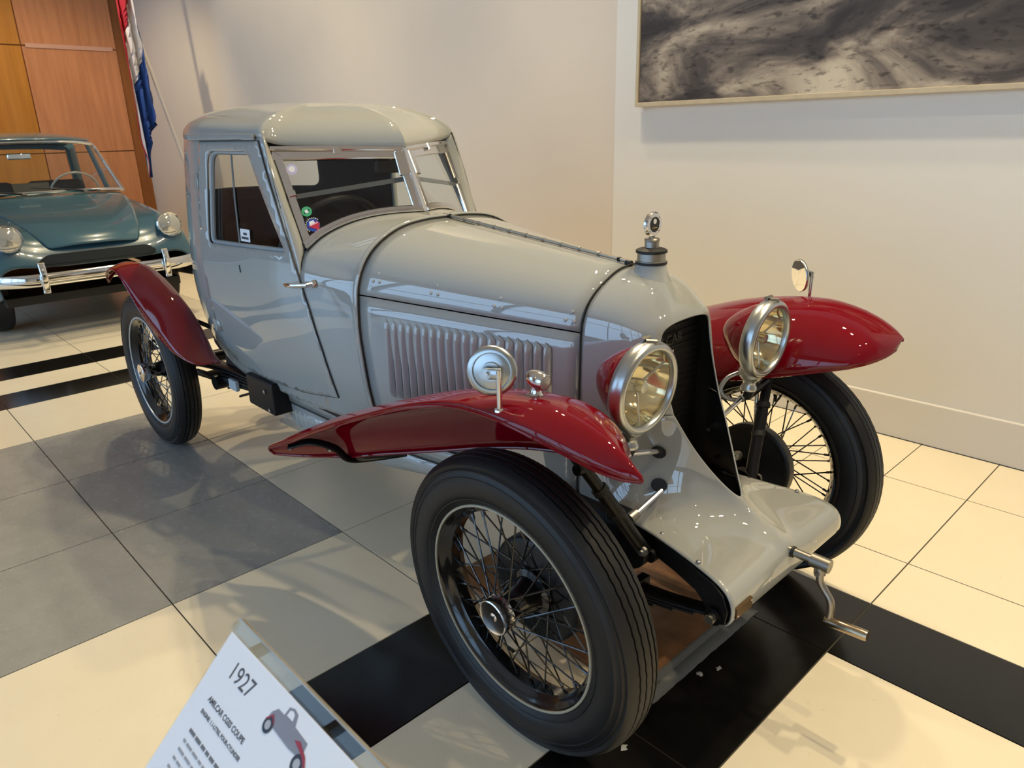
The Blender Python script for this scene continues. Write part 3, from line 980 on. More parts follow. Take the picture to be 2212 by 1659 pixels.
# ---- radiator shell and front apron (control cage, subdivided)
def shell():
    J = {  # sections from the top centre line down to the join line (z about .70)
        -1.122: [(0, 1.024), (.05, 1.018), (.09, 1.002), (.134, .977), (.166, .947), (.182, .915), (.188, .87), (.190, .79), (.192, .70)],
        -1.055: [(0, 1.020), (.05, 1.014), (.088, .998), (.126, .973), (.155, .944), (.171, .912), (.177, .868), (.179, .79), (.181, .70)],
        -1.005: [(0, 1.000), (.047, .994), (.083, .980), (.116, .957), (.141, .931), (.156, .903), (.161, .862), (.162, .788), (.163, .70)],
        -.972: [(0, .968), (.044, .963), (.076, .951), (.103, .933), (.124, .913), (.137, .889), (.142, .852), (.143, .785), (.143, .70)],
    }
    edge = [(-.944, 0, .918), (-.944, .038, .917), (-.945, .066, .914), (-.947, .086, .908), (-.950, .098, .899), (-.951, .104, .880), (-.947, .106, .848), (-.932, .105, .785), (-.905, .101, .705)]
    mid = []
    for a, b in zip(J[-.972], edge):
        mid.append((-.972 * .35 + b[0] * .65 + .004, a[0] * .42 + b[1] * .58 + (.002 if b[1] else 0), a[1] * .42 + b[2] * .58 + .004))
    rows = [[(x, -v, z) for v, z in J[x]] for x in sorted(J)] + [[(x, -v, z) for x, v, z in mid]] + [[(x, -v, z) for x, v, z in edge]]
    V, F = gridf(rows)
    # lower part: sections from the join line / opening edge down to the shelf edge
    low = [
        [(-1.122, .192, .70), (-1.122, .193, .60), (-1.122, .194, .53), (-1.122, .195, .485), (-1.122, .196, .447)],
        [(-1.055, .181, .70), (-1.055, .183, .60), (-1.055, .187, .53), (-1.055, .192, .482), (-1.055, .197, .447)],
        [(-1.005, .163, .70), (-1.005, .166, .60), (-1.005, .174, .53), (-1.003, .186, .480), (-1.0, .199, .446)],
        [(-.972, .143, .70), (-.972, .147, .60), (-.97, .157, .53), (-.965, .176, .480), (-.955, .202, .446)],
        [tuple((mid[8][0], mid[8][1], .7025)), (-.945, .127, .60), (-.942, .139, .528), (-.935, .165, .477), (-.93, .205, .4455)],
        [(-.905, .101, .705), (-.906, .105, .605), (-.902, .122, .523), (-.895, .158, .470), (-.89, .210, .445)],
        [(-.868, .085, .640), (-.872, .092, .570), (-.868, .113, .505), (-.86, .155, .464), (-.85, .217, .444)],
        [(-.832, .060, .582), (-.838, .072, .535), (-.833, .100, .488), (-.825, .150, .457), (-.81, .225, .442)],
        [(-.795, .031, .530), (-.805, .050, .498), (-.80, .085, .470), (-.79, .145, .451), (-.77, .234, .440)],
        [(-.757, 0, .489), (-.765, .024, .470), (-.762, .065, .454), (-.75, .140, .445), (-.735, .243, .438)],
        [(-.70, 0, .464), (-.70, .022, .450), (-.70, .065, .440), (-.70, .140, .438), (-.695, .252, .434)],
        [(-.665, 0, .452), (-.663, .024, .440), (-.662, .060, .430), (-.660, .140, .428), (-.657, .260, .425)],
        [(-.632, 0, .424), (-.634, .026, .416), (-.636, .060, .410), (-.635, .140, .409), (-.633, .264, .408)],
        [(-.624, 0, .375), (-.624, .030, .375), (-.624, .070, .375), (-.624, .140, .375), (-.623, .266, .375)],
        [(-.632, 0, .341), (-.632, .030, .341), (-.632, .070, .341), (-.632, .140, .341), (-.632, .264, .341)],
        [(-.655, 0, .325), (-.655, .030, .325), (-.655, .070, .325), (-.655, .140, .325), (-.655, .260, .325)],
    ]
    lv, lf = gridf([[(x, -v, z) for x, v, z in r] for r in low])
    o = len(V)
    V += lv; F += [tuple(i + o for i in q) for q in lf]
    mv, mf = mirror((V, F))
    o = len(V)
    return V + mv, F + [tuple(i + o for i in q) for q in mf]
shellob = mk('radiator_shell', CVF(shell()), [M_BODY, M_SEAM], car, weld=0.0012, sub=3, solid=(0.004, -1, 1), flip=True)
# radiator core
cpoly = [(-.13, .47), (.13, .47), (.132, .86), (.118, .895), (.09, .925), (.05, .945), (0, .95), (-.05, .945), (-.09, .925), (-.118, .895), (-.132, .86)]
core = mk('radiator_core', ([C((-1.03, v, z)) for v, z in cpoly] + [C((-.998, v, z)) for v, z in cpoly], [tuple(range(11)), tuple(reversed(range(11, 22)))] + [(i, 11 + i, 11 + (i + 1) % 11, (i + 1) % 11) for i in range(11)]), M_GRILLE, car, smooth=False)
for i in range(26):
    z = .47 + i * .018
    mk('core_tube', CVF(box(-.9985, -.9955, -(.13 if z < .87 else .075), (.13 if z < .87 else .075), z, z + .004)), M_SEAM, core, smooth=False)
mk('core_bolt', lathe([(.006, 0), (.005, .004), (0.0001, .005)], 10), M_CHROME, core).matrix_local = axis_m(C((-.995, .01, .822)), (1, 0, 0))
text_mesh('badge_script', 'AMILCAR', .036, mat('dark_script', (.10, .095, .085), .4, metal=.8), core, Matrix.Translation(C((-.990, -.106, .838))) @ Matrix.Rotation(math.radians(3), 4, 'X') @ Matrix(((0, 0, 1, 0), (1, 0, 0, 0), (0, 1, 0, 0), (0, 0, 0, 1))) @ Matrix.Shear('XY', 4, (0.25, 0)), .0012)
# filler neck, cap and temperature gauge
capx = -1.062
mk('filler_neck', lathe([(.064, -.030), (.052, -.012), (.045, -.002), (.040, .010), (.037, .022), (.036, .024), (.0001, .024)], 32), M_BODY, car).matrix_local = Matrix.Translation(C((capx, 0, 1.013)))
cap = mk('filler_cap', lathe([(.037, 0), (.038, .003), (.037, .006), (.0345, .007), (.0345, .024), (.036, .026)], 32), M_DULL, car)
cap.matrix_local = Matrix.Translation(C((capx, 0, 1.037)))
mk('cap_gasket', lathe([(.0345, -.003), (.039, -.002), (.039, .004), (.0345, .005)], 32), M_SEAM, cap)
mk('cap_flange', lathe([(.034, .024), (.0385, .026), (.0385, .032), (.030, .036), (.018, .038), (.0001, .038)], 32), M_SEAM, cap)
mk('gauge_socket', lathe([(.0175, .036), (.0175, .052), (.0185, .053), (.019, .057), (.017, .060), (.008, .062), (.0001, .062)], 24), M_DULL, cap)
mot = mk('temperature_gauge', lathe([(.0001, -.007), (.025, -.007), (.030, -.003), (.030, .003), (.027, .0065), (.0185, .0072), (.018, .006), (.0001, .006)], 32), M_CHROME, cap)
mot.matrix_local = axis_m((0, 0, .093), (1, -.06, 0))
mk('gauge_neck', tube([(0, 0, .058), (0, 0, .066)], .007, 10), M_DULL, cap)
mk('gauge_dial', lathe([(.0182, .0066), (.0001, .0068)], 24), mat('dial_black', (.012, .012, .010), .3), mot)
mk('dial_window', lathe([(.0062, .0072), (.0001, .0074)], 20), mat('dial_white', (.75, .75, .72), .4), mot).location = (0, .0075, 0)
mk('dial_line', box(-.009, .009, -.0085, -.0070, .0070, .0074), mat('dial_gold', (.5, .33, .08), .4), mot, smooth=False)
for k in range(4):
    a = PI / 4 + k * PI / 2
    mk('gauge_screw', lathe([(.0018, .0070), (.0015, .0082), (.0001, .0084)], 8), M_DULL, mot).location = (.0228 * math.cos(a), .0228 * math.sin(a), 0)

# apron bolts, maker's plate, crank
AB = rivet_mesh(.006, .003, M_CHROME)
for x, v, z in ((-.856, .198, .4475), (-.735, .232, .4415)):
    for s in (-1, 1):
        place(AB, 'apron_bolt', shellob, (x, s * v, z + .001), (0, 0, 1))
for v in (-.111, .111):
    place(AB, 'apron_bolt', shellob, (-.6235, v, .39), (1, 0, 0), .7)
plate = mk('maker_plate', CVF(box(-.630, -.6215, -.254, -.190, .360, .386)), mat('brown_brass_plate', (.13, .075, .030), .4, metal=.7), shellob, smooth=False, bevel=.001)
for v in (-.248, -.194):
    mk('plate_screw', lathe([(.0025, 0), (.0001, .002)], 8), M_CHROME, plate).matrix_local = axis_m(C((-.6215, v, .366 if v < -.22 else .380)), (1, 0, 0))
crank = empty('starting_crank', C((-.62, 0, .41)), car)
def cr(p):
    return (p[0] + .62, p[1], p[2] - .41)
mk('crank_bush', lathe([(.0135, -.006), (.0135, .0), (.011, .001)], 16), M_SEAM, crank).matrix_local = axis_m((-.004, 0, .0), (1, 0, 0))
mk('crank_shaft', tube([cr((-.70, 0, .412)), cr((-.57, 0, .409))], .0105, 14), M_DULL, crank)
mk('crank_boss', tube([cr((-.583, 0, .4095)), cr((-.540, 0, .4085))], .0165, 14), M_DULL, crank)
mk('crank_collar', tube([cr((-.562, 0, .405)), cr((-.560, -.002, .382))], .0135, 14), M_DULL, crank)
mk('crank_pin', tube([cr((-.560, -.02, .388)), cr((-.560, .016, .388))], .006, 8), M_DULL, crank)
mk('crank_arm', tube(catmull([cr(p) for p in ((-.560, -.002, .392), (-.557, -.002, .365), (-.545, 0, .345), (-.530, 0, .325), (-.526, 0, .298), (-.528, 0, .272))], 5), .0085, 12), M_DULL, crank)
mk('crank_grip', tube([cr((-.536, 0, .271)), cr((-.530, 0, .271)), cr((-.446, 0, .276)), cr((-.440, 0, .2765))], [.010, .0125, .0125, .011], 16), mat('bronze_grip', (.50, .40, .27), .22, metal=1.0), crank)

# ---- headlamps
M_AMBER = mat('reflector_gold', (0.80, 0.70, 0.46), 0.08, metal=1.0)
def headlamp(s):
    h = empty('headlamp', C((-.885, s * .262, .823)), car, rot=(0, math.radians(4), 0))
    X = Matrix.Rotation(PI / 2, 4, 'Y')          # local z -> car x
    bowl = [(.0001, -.112), (.016, -.110), (.034, -.100), (.052, -.082), (.068, -.061), (.082, -.038), (.092, -.016), (.096, .0)]
    mk('lamp_bowl', MB().add(lathe(bowl, 40), 0, X), M_RED, h, angle=80)
    rim = [(.093, -.012), (.100, -.012), (.104, -.006), (.106, .006), (.104, .018), (.098, .025), (.090, .026), (.086, .022), (.086, .012)]
    mk('lamp_rim', MB().add(lathe(rim, 48), 0, X), M_STEEL, h, angle=60)
    refl = [(.087, .010), (.080, -.012), (.068, -.034), (.052, -.054), (.034, -.068), (.016, -.076), (.0001, -.078)]
    mk('lamp_reflector', MB().add(lathe(refl, 40), 0, X), M_AMBER, h, angle=80)
    mk('lamp_lens', MB().add(lathe([(.088, .014), (.06, .018), (.03, .020), (.0001, .0205)], 40), 0, X), M_LENS, h, angle=80)
    sp = MB()
    for k in range(3):
        a = PI / 2 * 0 + k * 2 * PI / 3 - PI / 2
        d = Vector((0, math.cos(a), math.sin(a)))
        sp.add(tube([Vector((-.012, 0, 0)) + d * .008, Vector((.002, 0, 0)) + d * .084], .0028, 6))
    mk('bulb_spider', sp, M_STEEL, h)
    mk('bulb_shield', MB().add(lathe([(.0001, .010), (.012, .008), (.014, .0), (.012, -.014)], 18), 0, X), M_STEEL, h)
    mk('bulb', MB().add(lathe([(.0001, -.030), (.008, -.034), (.011, -.044), (.008, -.056), (.006, -.072)], 16), 0, X), M_LENS, h)
    mk('rim_screw', tube([(-.004, -.012, .108), (-.004, .016, .108)], .0058, 10), M_DULL, h)
    mk('rim_hinge', tube([(.004, -.008, .106), (.018, .012, .104)], .006, 8), M_DULL, h)
    mk('lamp_foot', lathe([(.014, -.150), (.022, -.150), (.023, -.144), (.021, -.140), (.0175, -.132), (.019, -.124), (.026, -.118), (.032, -.108), (.034, -.096), (.028, -.086)], 24), M_STEEL, h, angle=50).location = (-.018, 0, .0)
    mk('foot_lug', tube([(-.045, s * .020, -.092), (-.058, s * .034, -.088)], .006, 8), M_STEEL, h)
    return h
HL = [headlamp(-1), headlamp(1)]
# lamp brackets and stays
for s in (-1, 1):
    def q(x, v, z):
        return C((x, s * v, z))
    br = mk('lamp_bracket', tube([q(-.905, .262, .680), q(-.915, .262, .655), q(-.925, .30, .650), q(-.93, .42, .665)], .013, 10), M_BLACK, car)
    mk('lamp_tie_rod', tube([q(-.926, .262, .650), q(-.925, .09, .605)], .0062, 10), M_CHROME, br)
    mk('tie_rod_joint', tube([q(-.926, .275, .653), q(-.926, .252, .647)], .0095, 10), M_DULL, br)
    hole = mk('tie_rod_hole', lathe([(.0001, 0), (.019, .0)], 20), M_SEAM, shellob)
    hole.matrix_local = axis_m(q(-.926, .1275, .612), (.35, s * .93, .05)) @ Matrix.Diagonal((1, .85, 1, 1))
    st = mk('wing_stay', tube(catmull([q(-.955, .44, .735), q(-.935, .415, .69), q(-.91, .345, .58), q(-.885, .272, .46), q(-.872, .245, .415)], 5), [.014] * 10 + [.017] * 11, 12), M_BLACK, car)
    for t in (.70, .60, .53):
        z0 = t
        v0 = np.interp(z0, [.415, .46, .58, .69], [.245, .272, .345, .415])
        x0 = np.interp(z0, [.415, .46, .58, .69], [-.872, -.885, -.91, -.935])
        mk('stay_clip', tube([q(x0 - .003, v0 + .003, z0 + .006), q(x0 + .003, v0 - .003, z0 - .006)], .0195, 12), M_SEAM, st)
    # sprung cable sheath running down the stay
    cp = catmull([q(-.900, .300, .735), q(-.925, .33, .69), q(-.935, .355, .62), q(-.915, .325, .55), q(-.90, .300, .50), q(-.89, .26, .44), q(-.90, .235, .40)], 14)
    cab = mk('cable_sheath', tube(cp, [.0052 + .0011 * (i % 2) for i in range(len(cp))], 8), M_STEEL, st, angle=80)
    mk('stay_bolt', lathe([(.012, 0), (.012, .008), (.007, .009), (.007, .016), (.0001, .017)], 8), M_DULL, st).matrix_local = axis_m(q(-.862, .258, .425), (0, s, 0))
    # track rod and its hole in the shell
    tr = mk('track_rod', tube([q(-.905, .105, .528), q(-.915, .235, .485)], .0068, 10), M_CHROME, car)
    mk('rod_end', tube([q(-.915, .222, .488), q(-.917, .245, .482)], .013, 12), M_DULL, tr)
    mk('rod_bracket', CVF(box(-.99, -.925, min(s * .205, s * .245), max(s * .205, s * .245), .452, .487)), M_BLACK, tr, smooth=False, bevel=.006)
    hole = mk('track_rod_hole', lathe([(.0001, 0), (.020, .0)], 20), M_SEAM, shellob)
    hole.matrix_local = axis_m(q(-.913, .1375, .532), (.40, s * .85, .30)) @ Matrix.Diagonal((1, .85, 1, 1))
    # friction dampers
    mk('friction_damper', MB().add(tube([q(-.90, .235, .405), q(-.90, .262, .405)], .040, 20)), M_BLACK, car, angle=50)

cp = catmull([C(p) for p in ((-.945, .262, .715), (-.965, .235, .700), (-.970, .215, .670), (-.950, .225, .648), (-.925, .262, .640))], 16)
mk('lamp_cable', tube(cp, [.0058 + .0009 * (i % 2) for i in range(len(cp))], 8), M_STEEL, car, angle=80)

# ---- wings
def wing_rows(O, K, I, xs, nk=5, ni=14, bulge=(0.03, 0.012)):
    fo, fk, fi = [pchip([p[0] for p in T], [(p[1], p[2]) for p in T]) for T in (O, K, I)]
    rows = []
    for x in xs:
        o, k, i = fo(x), fk(x), fi(x)
        row = []
        # outer lip to crown: shallow arc
        for a in range(nk):
            t = a / nk
            row.append((x, o[0] + (k[0] - o[0]) * t, o[1] + (k[1] - o[1]) * math.sin(t * PI / 2)))
        cx = i[0] - bulge[0] * min(1, abs(k[0] - i[0]) / .2); cz = k[1] - bulge[1]
        for a in range(ni + 1):
            t = a / ni
            row.append((x, (1 - t)**2 * k[0] + 2 * t * (1 - t) * cx + t * t * i[0], (1 - t)**2 * k[1] + 2 * t * (1 - t) * cz + t * t * i[1]))
        rows.append(row)
    return rows
FO = [(-1.962, -.636, .459), (-1.959, -.640, .468), (-1.948, -.644, .477), (-1.92, -.646, .488), (-1.80, -.648, .540), (-1.66, -.648, .608), (-1.52, -.648, .672), (-1.39, -.647, .728), (-1.30, -.647, .766), (-1.21, -.646, .800), (-1.10, -.645, .833), (-1.04, -.645, .846), (-.952, -.645, .851), (-.88, -.643, .845), (-.815, -.638, .836), (-.755, -.628, .822), (-.705, -.610, .806), (-.67, -.592, .798), (-.648, -.577, .797)]
FK = [(-1.962, -.635, .460), (-1.959, -.637, .469), (-1.948, -.640, .478), (-1.92, -.636, .492), (-1.80, -.605, .556), (-1.66, -.590, .625), (-1.55, -.582, .674), (-1.37, -.580, .747), (-1.21, -.578, .807), (-1.11, -.576, .838), (-1.03, -.576, .856), (-.95, -.576, .869), (-.86, -.576, .875), (-.78, -.577, .864), (-.72, -.577, .845), (-.67, -.577, .818), (-.648, -.576, .799)]
FI = [(-1.962, -.634, .457), (-1.959, -.630, .449), (-1.948, -.622, .446), (-1.90, -.592, .447), (-1.85, -.560, .450), (-1.78, -.505, .453), (-1.64, -.450, .487), (-1.45, -.400, .540), (-1.27, -.368, .595), (-1.12, -.350, .633), (-1.0, -.350, .660), (-.90, -.355, .690), (-.77, -.385, .728), (-.71, -.410, .745), (-.675, -.450, .757), (-.655, -.50, .768), (-.648, -.535, .778)]
xw = [-1.962, -1.9612, -1.959, -1.955, -1.948, -1.935, -1.92, -1.90] + list(np.linspace(-1.88, -.72, 34)) + [-.705, -.69, -.678, -.668, -.658, -.652, -.648]
FIN = FI[:11] + [(-.90, -.360, .686), (-.84, -.385, .703), (-.80, -.415, .717), (-.76, -.455, .735), (-.72, -.515, .760), (-.69, -.550, .777), (-.665, -.569, .788), (-.648, -.576, .796)]
WR = [wing_rows(FO, FK, FIN, xw), wing_rows(FO, FK, FI, xw)]     # the two wings differ a little at the nose
fw = [mk('front_wing', CVF(gridf(WR[0])), M_RED, car, solid=(0.004, -1), flip=True, angle=80), mk('front_wing', CVF(mirror(gridf(WR[1]))), M_RED, car, solid=(0.004, -1), flip=True, angle=80)]
for s, w, wr in zip((-1, 1), fw, WR):
    def q(x, v, z):
        return C((x, s * v, z))
    edge = [q(r[0][0], -r[0][1], r[0][2] - .002) for r in wr]
    mk('wing_bead', tube(edge, .0042, 8), M_RED, w)
    edge = [q(r[-1][0], -r[-1][1], r[-1][2]) for r in wr]
    mk('wing_bead', tube(edge, .0042, 8), M_RED, w)
    # support under the tail
    bp = catmull([q(-1.86, .625, .500), q(-1.80, .585, .520), q(-1.755, .535, .498), q(-1.745, .500, .455), q(-1.72, .44, .445), q(-1.70, .33, .43)], 5)
    bk = mk('tail_bracket', sweep(bp, .022, .007, (-.4, -s * .5, -1)), M_BLACK, w, angle=50)
    for p in (q(-1.855, .622, .496), q(-1.765, .545, .494)):
        mk('bracket_bolt', lathe([(.007, 0), (.007, .006), (.0001, .007)], 6), M_CHROME, bk).matrix_local = axis_m(p, (0, -s * .4 * -1, -1))
    # wing mirror
    mir = empty('wing_mirror', q(-.938, .628, .858), w)
    S = s
    def m3(x, v, z):
        return (x, S * v, z)
    mk('mirror_collar', lathe([(.011, 0), (.010, .004), (.0055, .006)], 16), M_CHROME, mir)
    mk('mirror_stem', tube([(0, 0, 0), (0, 0, .080)], .0052, 12), M_CHROME, mir)
    ax = Vector((.62, S * .78, .10)).normalized()
    piv = Vector((0, 0, .072))
    rd = Vector((.78, -S * .62, 0)).normalized()
    c = piv - ax * .020 - rd * .017
    mm = mk('mirror_housing', lathe([(.0001, .004), (.012, .004), (.018, .004), (.019, -.001), (.034, -.002), (.036, -.003), (.0365, .0005), (.040, .0005), (.046, -.002), (.0485, -.006), (.0485, -.010), (.047, -.012)], 40), M_STEEL, mir, angle=40)
    mm.matrix_local = axis_m(c, ax)
    mk('mirror_glass', lathe([(.047, -.012), (.0001, -.0125)], 40), M_MIRROR, mm)
    mk('mirror_cup', lathe([(.0001, .006), (.009, .006), (.010, .001)], 18), M_SEAM, mm)
    lug = mk('mirror_clamp', sweep([c + ax * .018 - rd * .010, c + ax * .018, piv, piv + rd * .004], .021, .007, ax), M_STEEL, mir, angle=50)
    mk('clamp_end', tube([c + ax * .0135 - rd * .008, c + ax * .0225 - rd * .008], .0105, 16), M_STEEL, lug)
    mk('ball_neck', tube([c + ax * .004, c + ax * .016], .007, 12), M_SEAM, mir)
    mk('mirror_bolt', tube([c + ax * .018 - rd * .006, c + ax * .031 - rd * .006], .0052, 10), M_CHROME, mir)
    if s > 0:
        place(AB, 'wing_bolt', w, (-.917, .50, .8445), (0, -.6, .8))
        continue
    # torpedo side lamp
    sl = empty('side_lamp', q(-.925, .545, .866), w, rot=(0, math.radians(6), 0))
    mk('lamp_pedestal', lathe([(.022, -.004), (.022, .0), (.018, .004), (.012, .012), (.010, .020), (.012, .030)], 24), M_CHROME, sl)
    mk('pedestal_gasket', lathe([(.0235, -.007), (.0235, -.002), (.02, -.001)], 24), M_SEAM, sl)
    Xm = Matrix.Rotation(PI / 2, 4, 'Y')
    mk('lamp_body', MB().add(lathe([(.0001, -.026), (.009, -.024), (.015, -.014), (.0175, .0), (.0175, .012), (.016, .022), (.0145, .023)], 24), 0, Matrix.Translation((0, 0, .038)) @ Xm), M_CHROME, sl, angle=50)
    mk('lamp_lens', MB().add(lathe([(.0145, .0225), (.008, .0245), (.0001, .025)], 24), 0, Matrix.Translation((0, 0, .038)) @ Xm), mat('side_lens_frosted', (.30, .27, .26), .12, coat=1.0), sl)

RO = [(-3.62, -.560, .745), (-3.57, -.578, .785), (-3.49, -.583, .820), (-3.41, -.583, .828), (-3.313, -.582, .785), (-3.227, -.581, .724), (-3.148, -.580, .673), (-3.03, -.580, .617), (-2.885, -.578, .579), (-2.76, -.570, .560), (-2.72, -.562, .555), (-2.70, -.552, .553), (-2.69, -.543, .552), (-2.68, -.528, .552), (-2.675, -.510, .552)]
RK = [(-3.62, -.510, .790), (-3.49, -.505, .842), (-3.39, -.500, .842), (-3.26, -.495, .812), (-3.14, -.492, .770), (-3.03, -.490, .722), (-2.95, -.490, .676), (-2.87, -.492, .622), (-2.80, -.495, .582), (-2.72, -.500, .560), (-2.675, -.505, .552)]
RI = [(-3.62, -.445, .730), (-3.49, -.435, .780), (-3.39, -.432, .785), (-3.26, -.430, .762), (-3.14, -.430, .722), (-3.03, -.430, .672), (-2.95, -.432, .625), (-2.87, -.438, .573), (-2.80, -.450, .540), (-2.72, -.462, .532), (-2.70, -.467, .535), (-2.69, -.474, .538), (-2.68, -.487, .544), (-2.675, -.50, .550)]
xr = list(np.linspace(-3.62, -2.72, 34)) + [-2.71, -2.70, -2.693, -2.687, -2.682, -2.678, -2.675]
rr = wing_rows(RO, RK, RI, xr, 6, 8, (0.012, 0.004))
rw = both('rear_wing', gridf(rr), M_RED, solid=(0.004, -1), flip=True, angle=80)
for s, w in zip((-1, 1), rw):
    def q(x, v, z):
        return C((x, s * v, z))
    mk('wing_bead', tube([q(r[0][0], -r[0][1], r[0][2]) for r in rr], .0042, 8), M_RED, w)
    mk('wing_bead', tube([q(p[0], -p[1], p[2]) for p in rr[0]], .0042, 8), M_RED, w)
    mk('wing_stay', tube([q(-3.05, .45, .66), q(-2.98, .36, .60), q(-2.9, .25, .56)], .010, 8), M_BLACK, w)

# ---- wheels
TR = 0.357
def tyre_mesh():
    prof = []
    for k0, a in enumerate(np.linspace(0, 1, 13)):   # near sidewall, bead to shoulder
        ang = -PI * .5 + a * PI * .42
        prof.append((-(.0335 + .0215 * math.sin(PI * (.06 + .80 * a)) ** .75), .246 + (.334 - .246) * a + (.0 if k0 not in (2, 10) else 0), 0))
        if k0 in (2, 9, 11):
            y0, r0, _ = prof[-1]
            prof += [(y0 - .0014, r0 + .001, 0), (y0 - .0014, r0 + .003, 0), (y0, r0 + .004, 0)]
    prof[0] = (-.036, .244, 0)
    gro = [-.0255, -.0095, .0095, .0255]
    ys = [-.044, -.0415, -.037, -.032]
    def crown(y):
        return TR - .010 * (abs(y) / .042) ** 2.6
    pts = [(-.0475, .3415, 0)]
    for y in np.linspace(-.0435, -.030, 4): pts.append((y, crown(y), 0))
    for k, g in enumerate(gro):
        pts += [(g - .0022, crown(g), 1), (g - .0014, crown(g) - .0045, 1), (g + .0014, crown(g) - .0045, 1), (g + .0022, crown(g), 1)]
        if k < 3:
            for y in np.linspace(g + .0022, gro[k + 1] - .0022, 4)[1:-1]: pts.append((y, crown(y), 0))
    for y in np.linspace(.030, .0435, 4): pts.append((y, crown(y), 0))
    pts.append((.0475, .3415, 0))
    prof = prof + pts + [(-y, r, z) for y, r, z in reversed(prof)]
    n = 320
    rows = []
    for k in range(n):
        a = 2 * PI * k / n
        zz = .0006 * (1 if (k // 2) % 2 else -1)
        sip = 1 if k % 2 else 0
        rows.append([((r - (.0012 * sip if .0375 < abs(y) < .0470 else 0)) * math.cos(a), y + (zz if g else 0), (r - (.0012 * sip if .0375 < abs(y) < .0470 else 0)) * math.sin(a)) for y, r, g in prof])
    v, f = gridf(rows, closed_u=True)
    me = bpy.data.meshes.new('tyre')
    me.from_pydata(v, [], f); me.materials.append(M_RUBBER)
    me.polygons.foreach_set('use_smooth', [True] * len(me.polygons))
    me.set_sharp_from_angle(angle=math.radians(50))
    return me
def lathe_y(prof, n):
    """profile [(y, r)] round the y axis"""
    rows = [[(r * math.cos(2 * PI * k / n), y, r * math.sin(2 * PI * k / n)) for y, r in prof] for k in range(n)]
    return gridf(rows, closed_u=True)
def data(name, vf, m, angle=40):
    me = bpy.data.meshes.new(name)
    v, f = (vf.v, vf.f) if isinstance(vf, MB) else vf
    me.from_pydata([tuple(p) for p in v], [], f); me.materials.append(m)
    me.polygons.foreach_set('use_smooth', [True] * len(me.polygons))
    me.set_sharp_from_angle(angle=math.radians(angle))
    return me
M_WHEELBLK = mat('black_wheel_enamel', (.005, .005, .006), .16, coat=.6)
W_TYRE = tyre_mesh()
W_RIM = data('rim', lathe_y([(-.040, .2415), (-.034, .2385), (-.030, .232), (-.022, .2285), (-.014, .221), (.014, .221), (.022, .2285), (.030, .232), (.034, .2385), (.040, .2415), (.041, .2475), (.034, .246), (.024, .238), (.012, .228), (-.012, .228), (-.024, .238), (-.034, .246), (-.041, .2475), (-.040, .2415)], 96), M_WHEELBLK)
W_RING = data('rim_ring', lathe_y([(-.0400, .2425), (-.0435, .2425), (-.0445, .2450), (-.0435, .2475), (-.0395, .2480)], 96), mat('pale_rim_ring', (.42, .37, .27), .4))
W_RINGR = data('rim_ring', lathe_y([(-.0400, .2420), (-.0435, .2420), (-.0450, .2455), (-.0435, .2495), (-.0395, .2500)], 96), mat('bright_rim_ring', (.62, .66, .68), .3, metal=.4))
W_HUB = data('hub_barrel', lathe_y([(-.058, .0001), (-.058, .034), (-.052, .040), (-.046, .034), (-.035, .029), (.0, .033), (.030, .044), (.036, .058), (.042, .060), (.046, .050), (.052, .045), (.06, .0001)], 40), M_WHEELBLK)
W_CAP = data('hub_cap', lathe_y([(-.050, .034), (-.052, .0425), (-.078, .0425), (-.082, .0415), (-.0835, .039), (-.0825, .036), (-.0800, .022), (-.0785, .010), (-.0800, .007), (-.0805, .0001)], 40), M_CHROME, 25)
W_DRUM = data('brake_drum', lathe_y([(.046, .0001), (.046, .118), (.050, .128), (.054, .1305), (.082, .1305), (.085, .127), (.0855, .118), (.080, .112), (.080, .0001)], 56), mat('black_drum', (.010, .010, .010), .42))
def spoke(y0, r0, y1, r1, tw):
    a = Vector((r0, y0, 0)); b = Vector((r1 * math.cos(tw), y1, r1 * math.sin(tw)))
    d = (b - a).normalized()
    return data('spoke', MB().add(tube([a, b - d * .016], .0021, 5, caps=False)).add(tube([b - d * .017, b], .0036, 6)), M_WHEELBLK, 60)
SPK = [spoke(-.052, .038, -.006, .2225, .55), spoke(-.052, .038, -.002, .2225, -.55), spoke(.040, .058, .008, .2225, .80), spoke(.040, .058, .004, .2225, -.80)]
def lk(me, name, parent):
    o = bpy.data.objects.new(name, me)
    COL.objects.link(o); o.parent = parent
    return o
def wheel(x, v, z, s, camber, ring, phase):
    w = empty('wire_wheel', C((x, v, z)), car, rot=(math.radians(camber), 0, 0 if s < 0 else PI))
    lk(W_TYRE, 'tyre', w); lk(W_RIM, 'rim', w); lk(ring, 'rim_ring', w); lk(W_HUB, 'hub_barrel', w); lk(W_CAP, 'hub_cap', w); lk(W_DRUM, 'brake_drum', w)
    mk('cap_hole', tube([(.030, -.068, .030), (.0312, -.068, .0312)], .005, 8), M_SEAM, w)
    mk('valve_stem', tube([(-.221, -.004, .0), (-.190, -.012, .0)], .0045, 8), M_SEAM, w).rotation_euler = (0, phase * 3, 0)
    for k in range(48):
        ty = k % 4
        o = lk(SPK[ty], 'spoke', w)
        o.rotation_euler = (0, phase + 2 * PI * (k // 4) / 12 + (ty // 2) * .13 + (ty % 2) * .26, 0)
    return w
ZW = .3565
wheel(-1.003, -.527, ZW, -1, 3.2, W_RING, .1)
wheel(-.985, .527, ZW, 1, 3.2, W_RING, .5)
wheel(-3.43, -.472, ZW - .002, -1, 0.4, W_RINGR, .3)
wheel(-3.43, .472, ZW - .002, 1, 0.4, W_RINGR, .7)

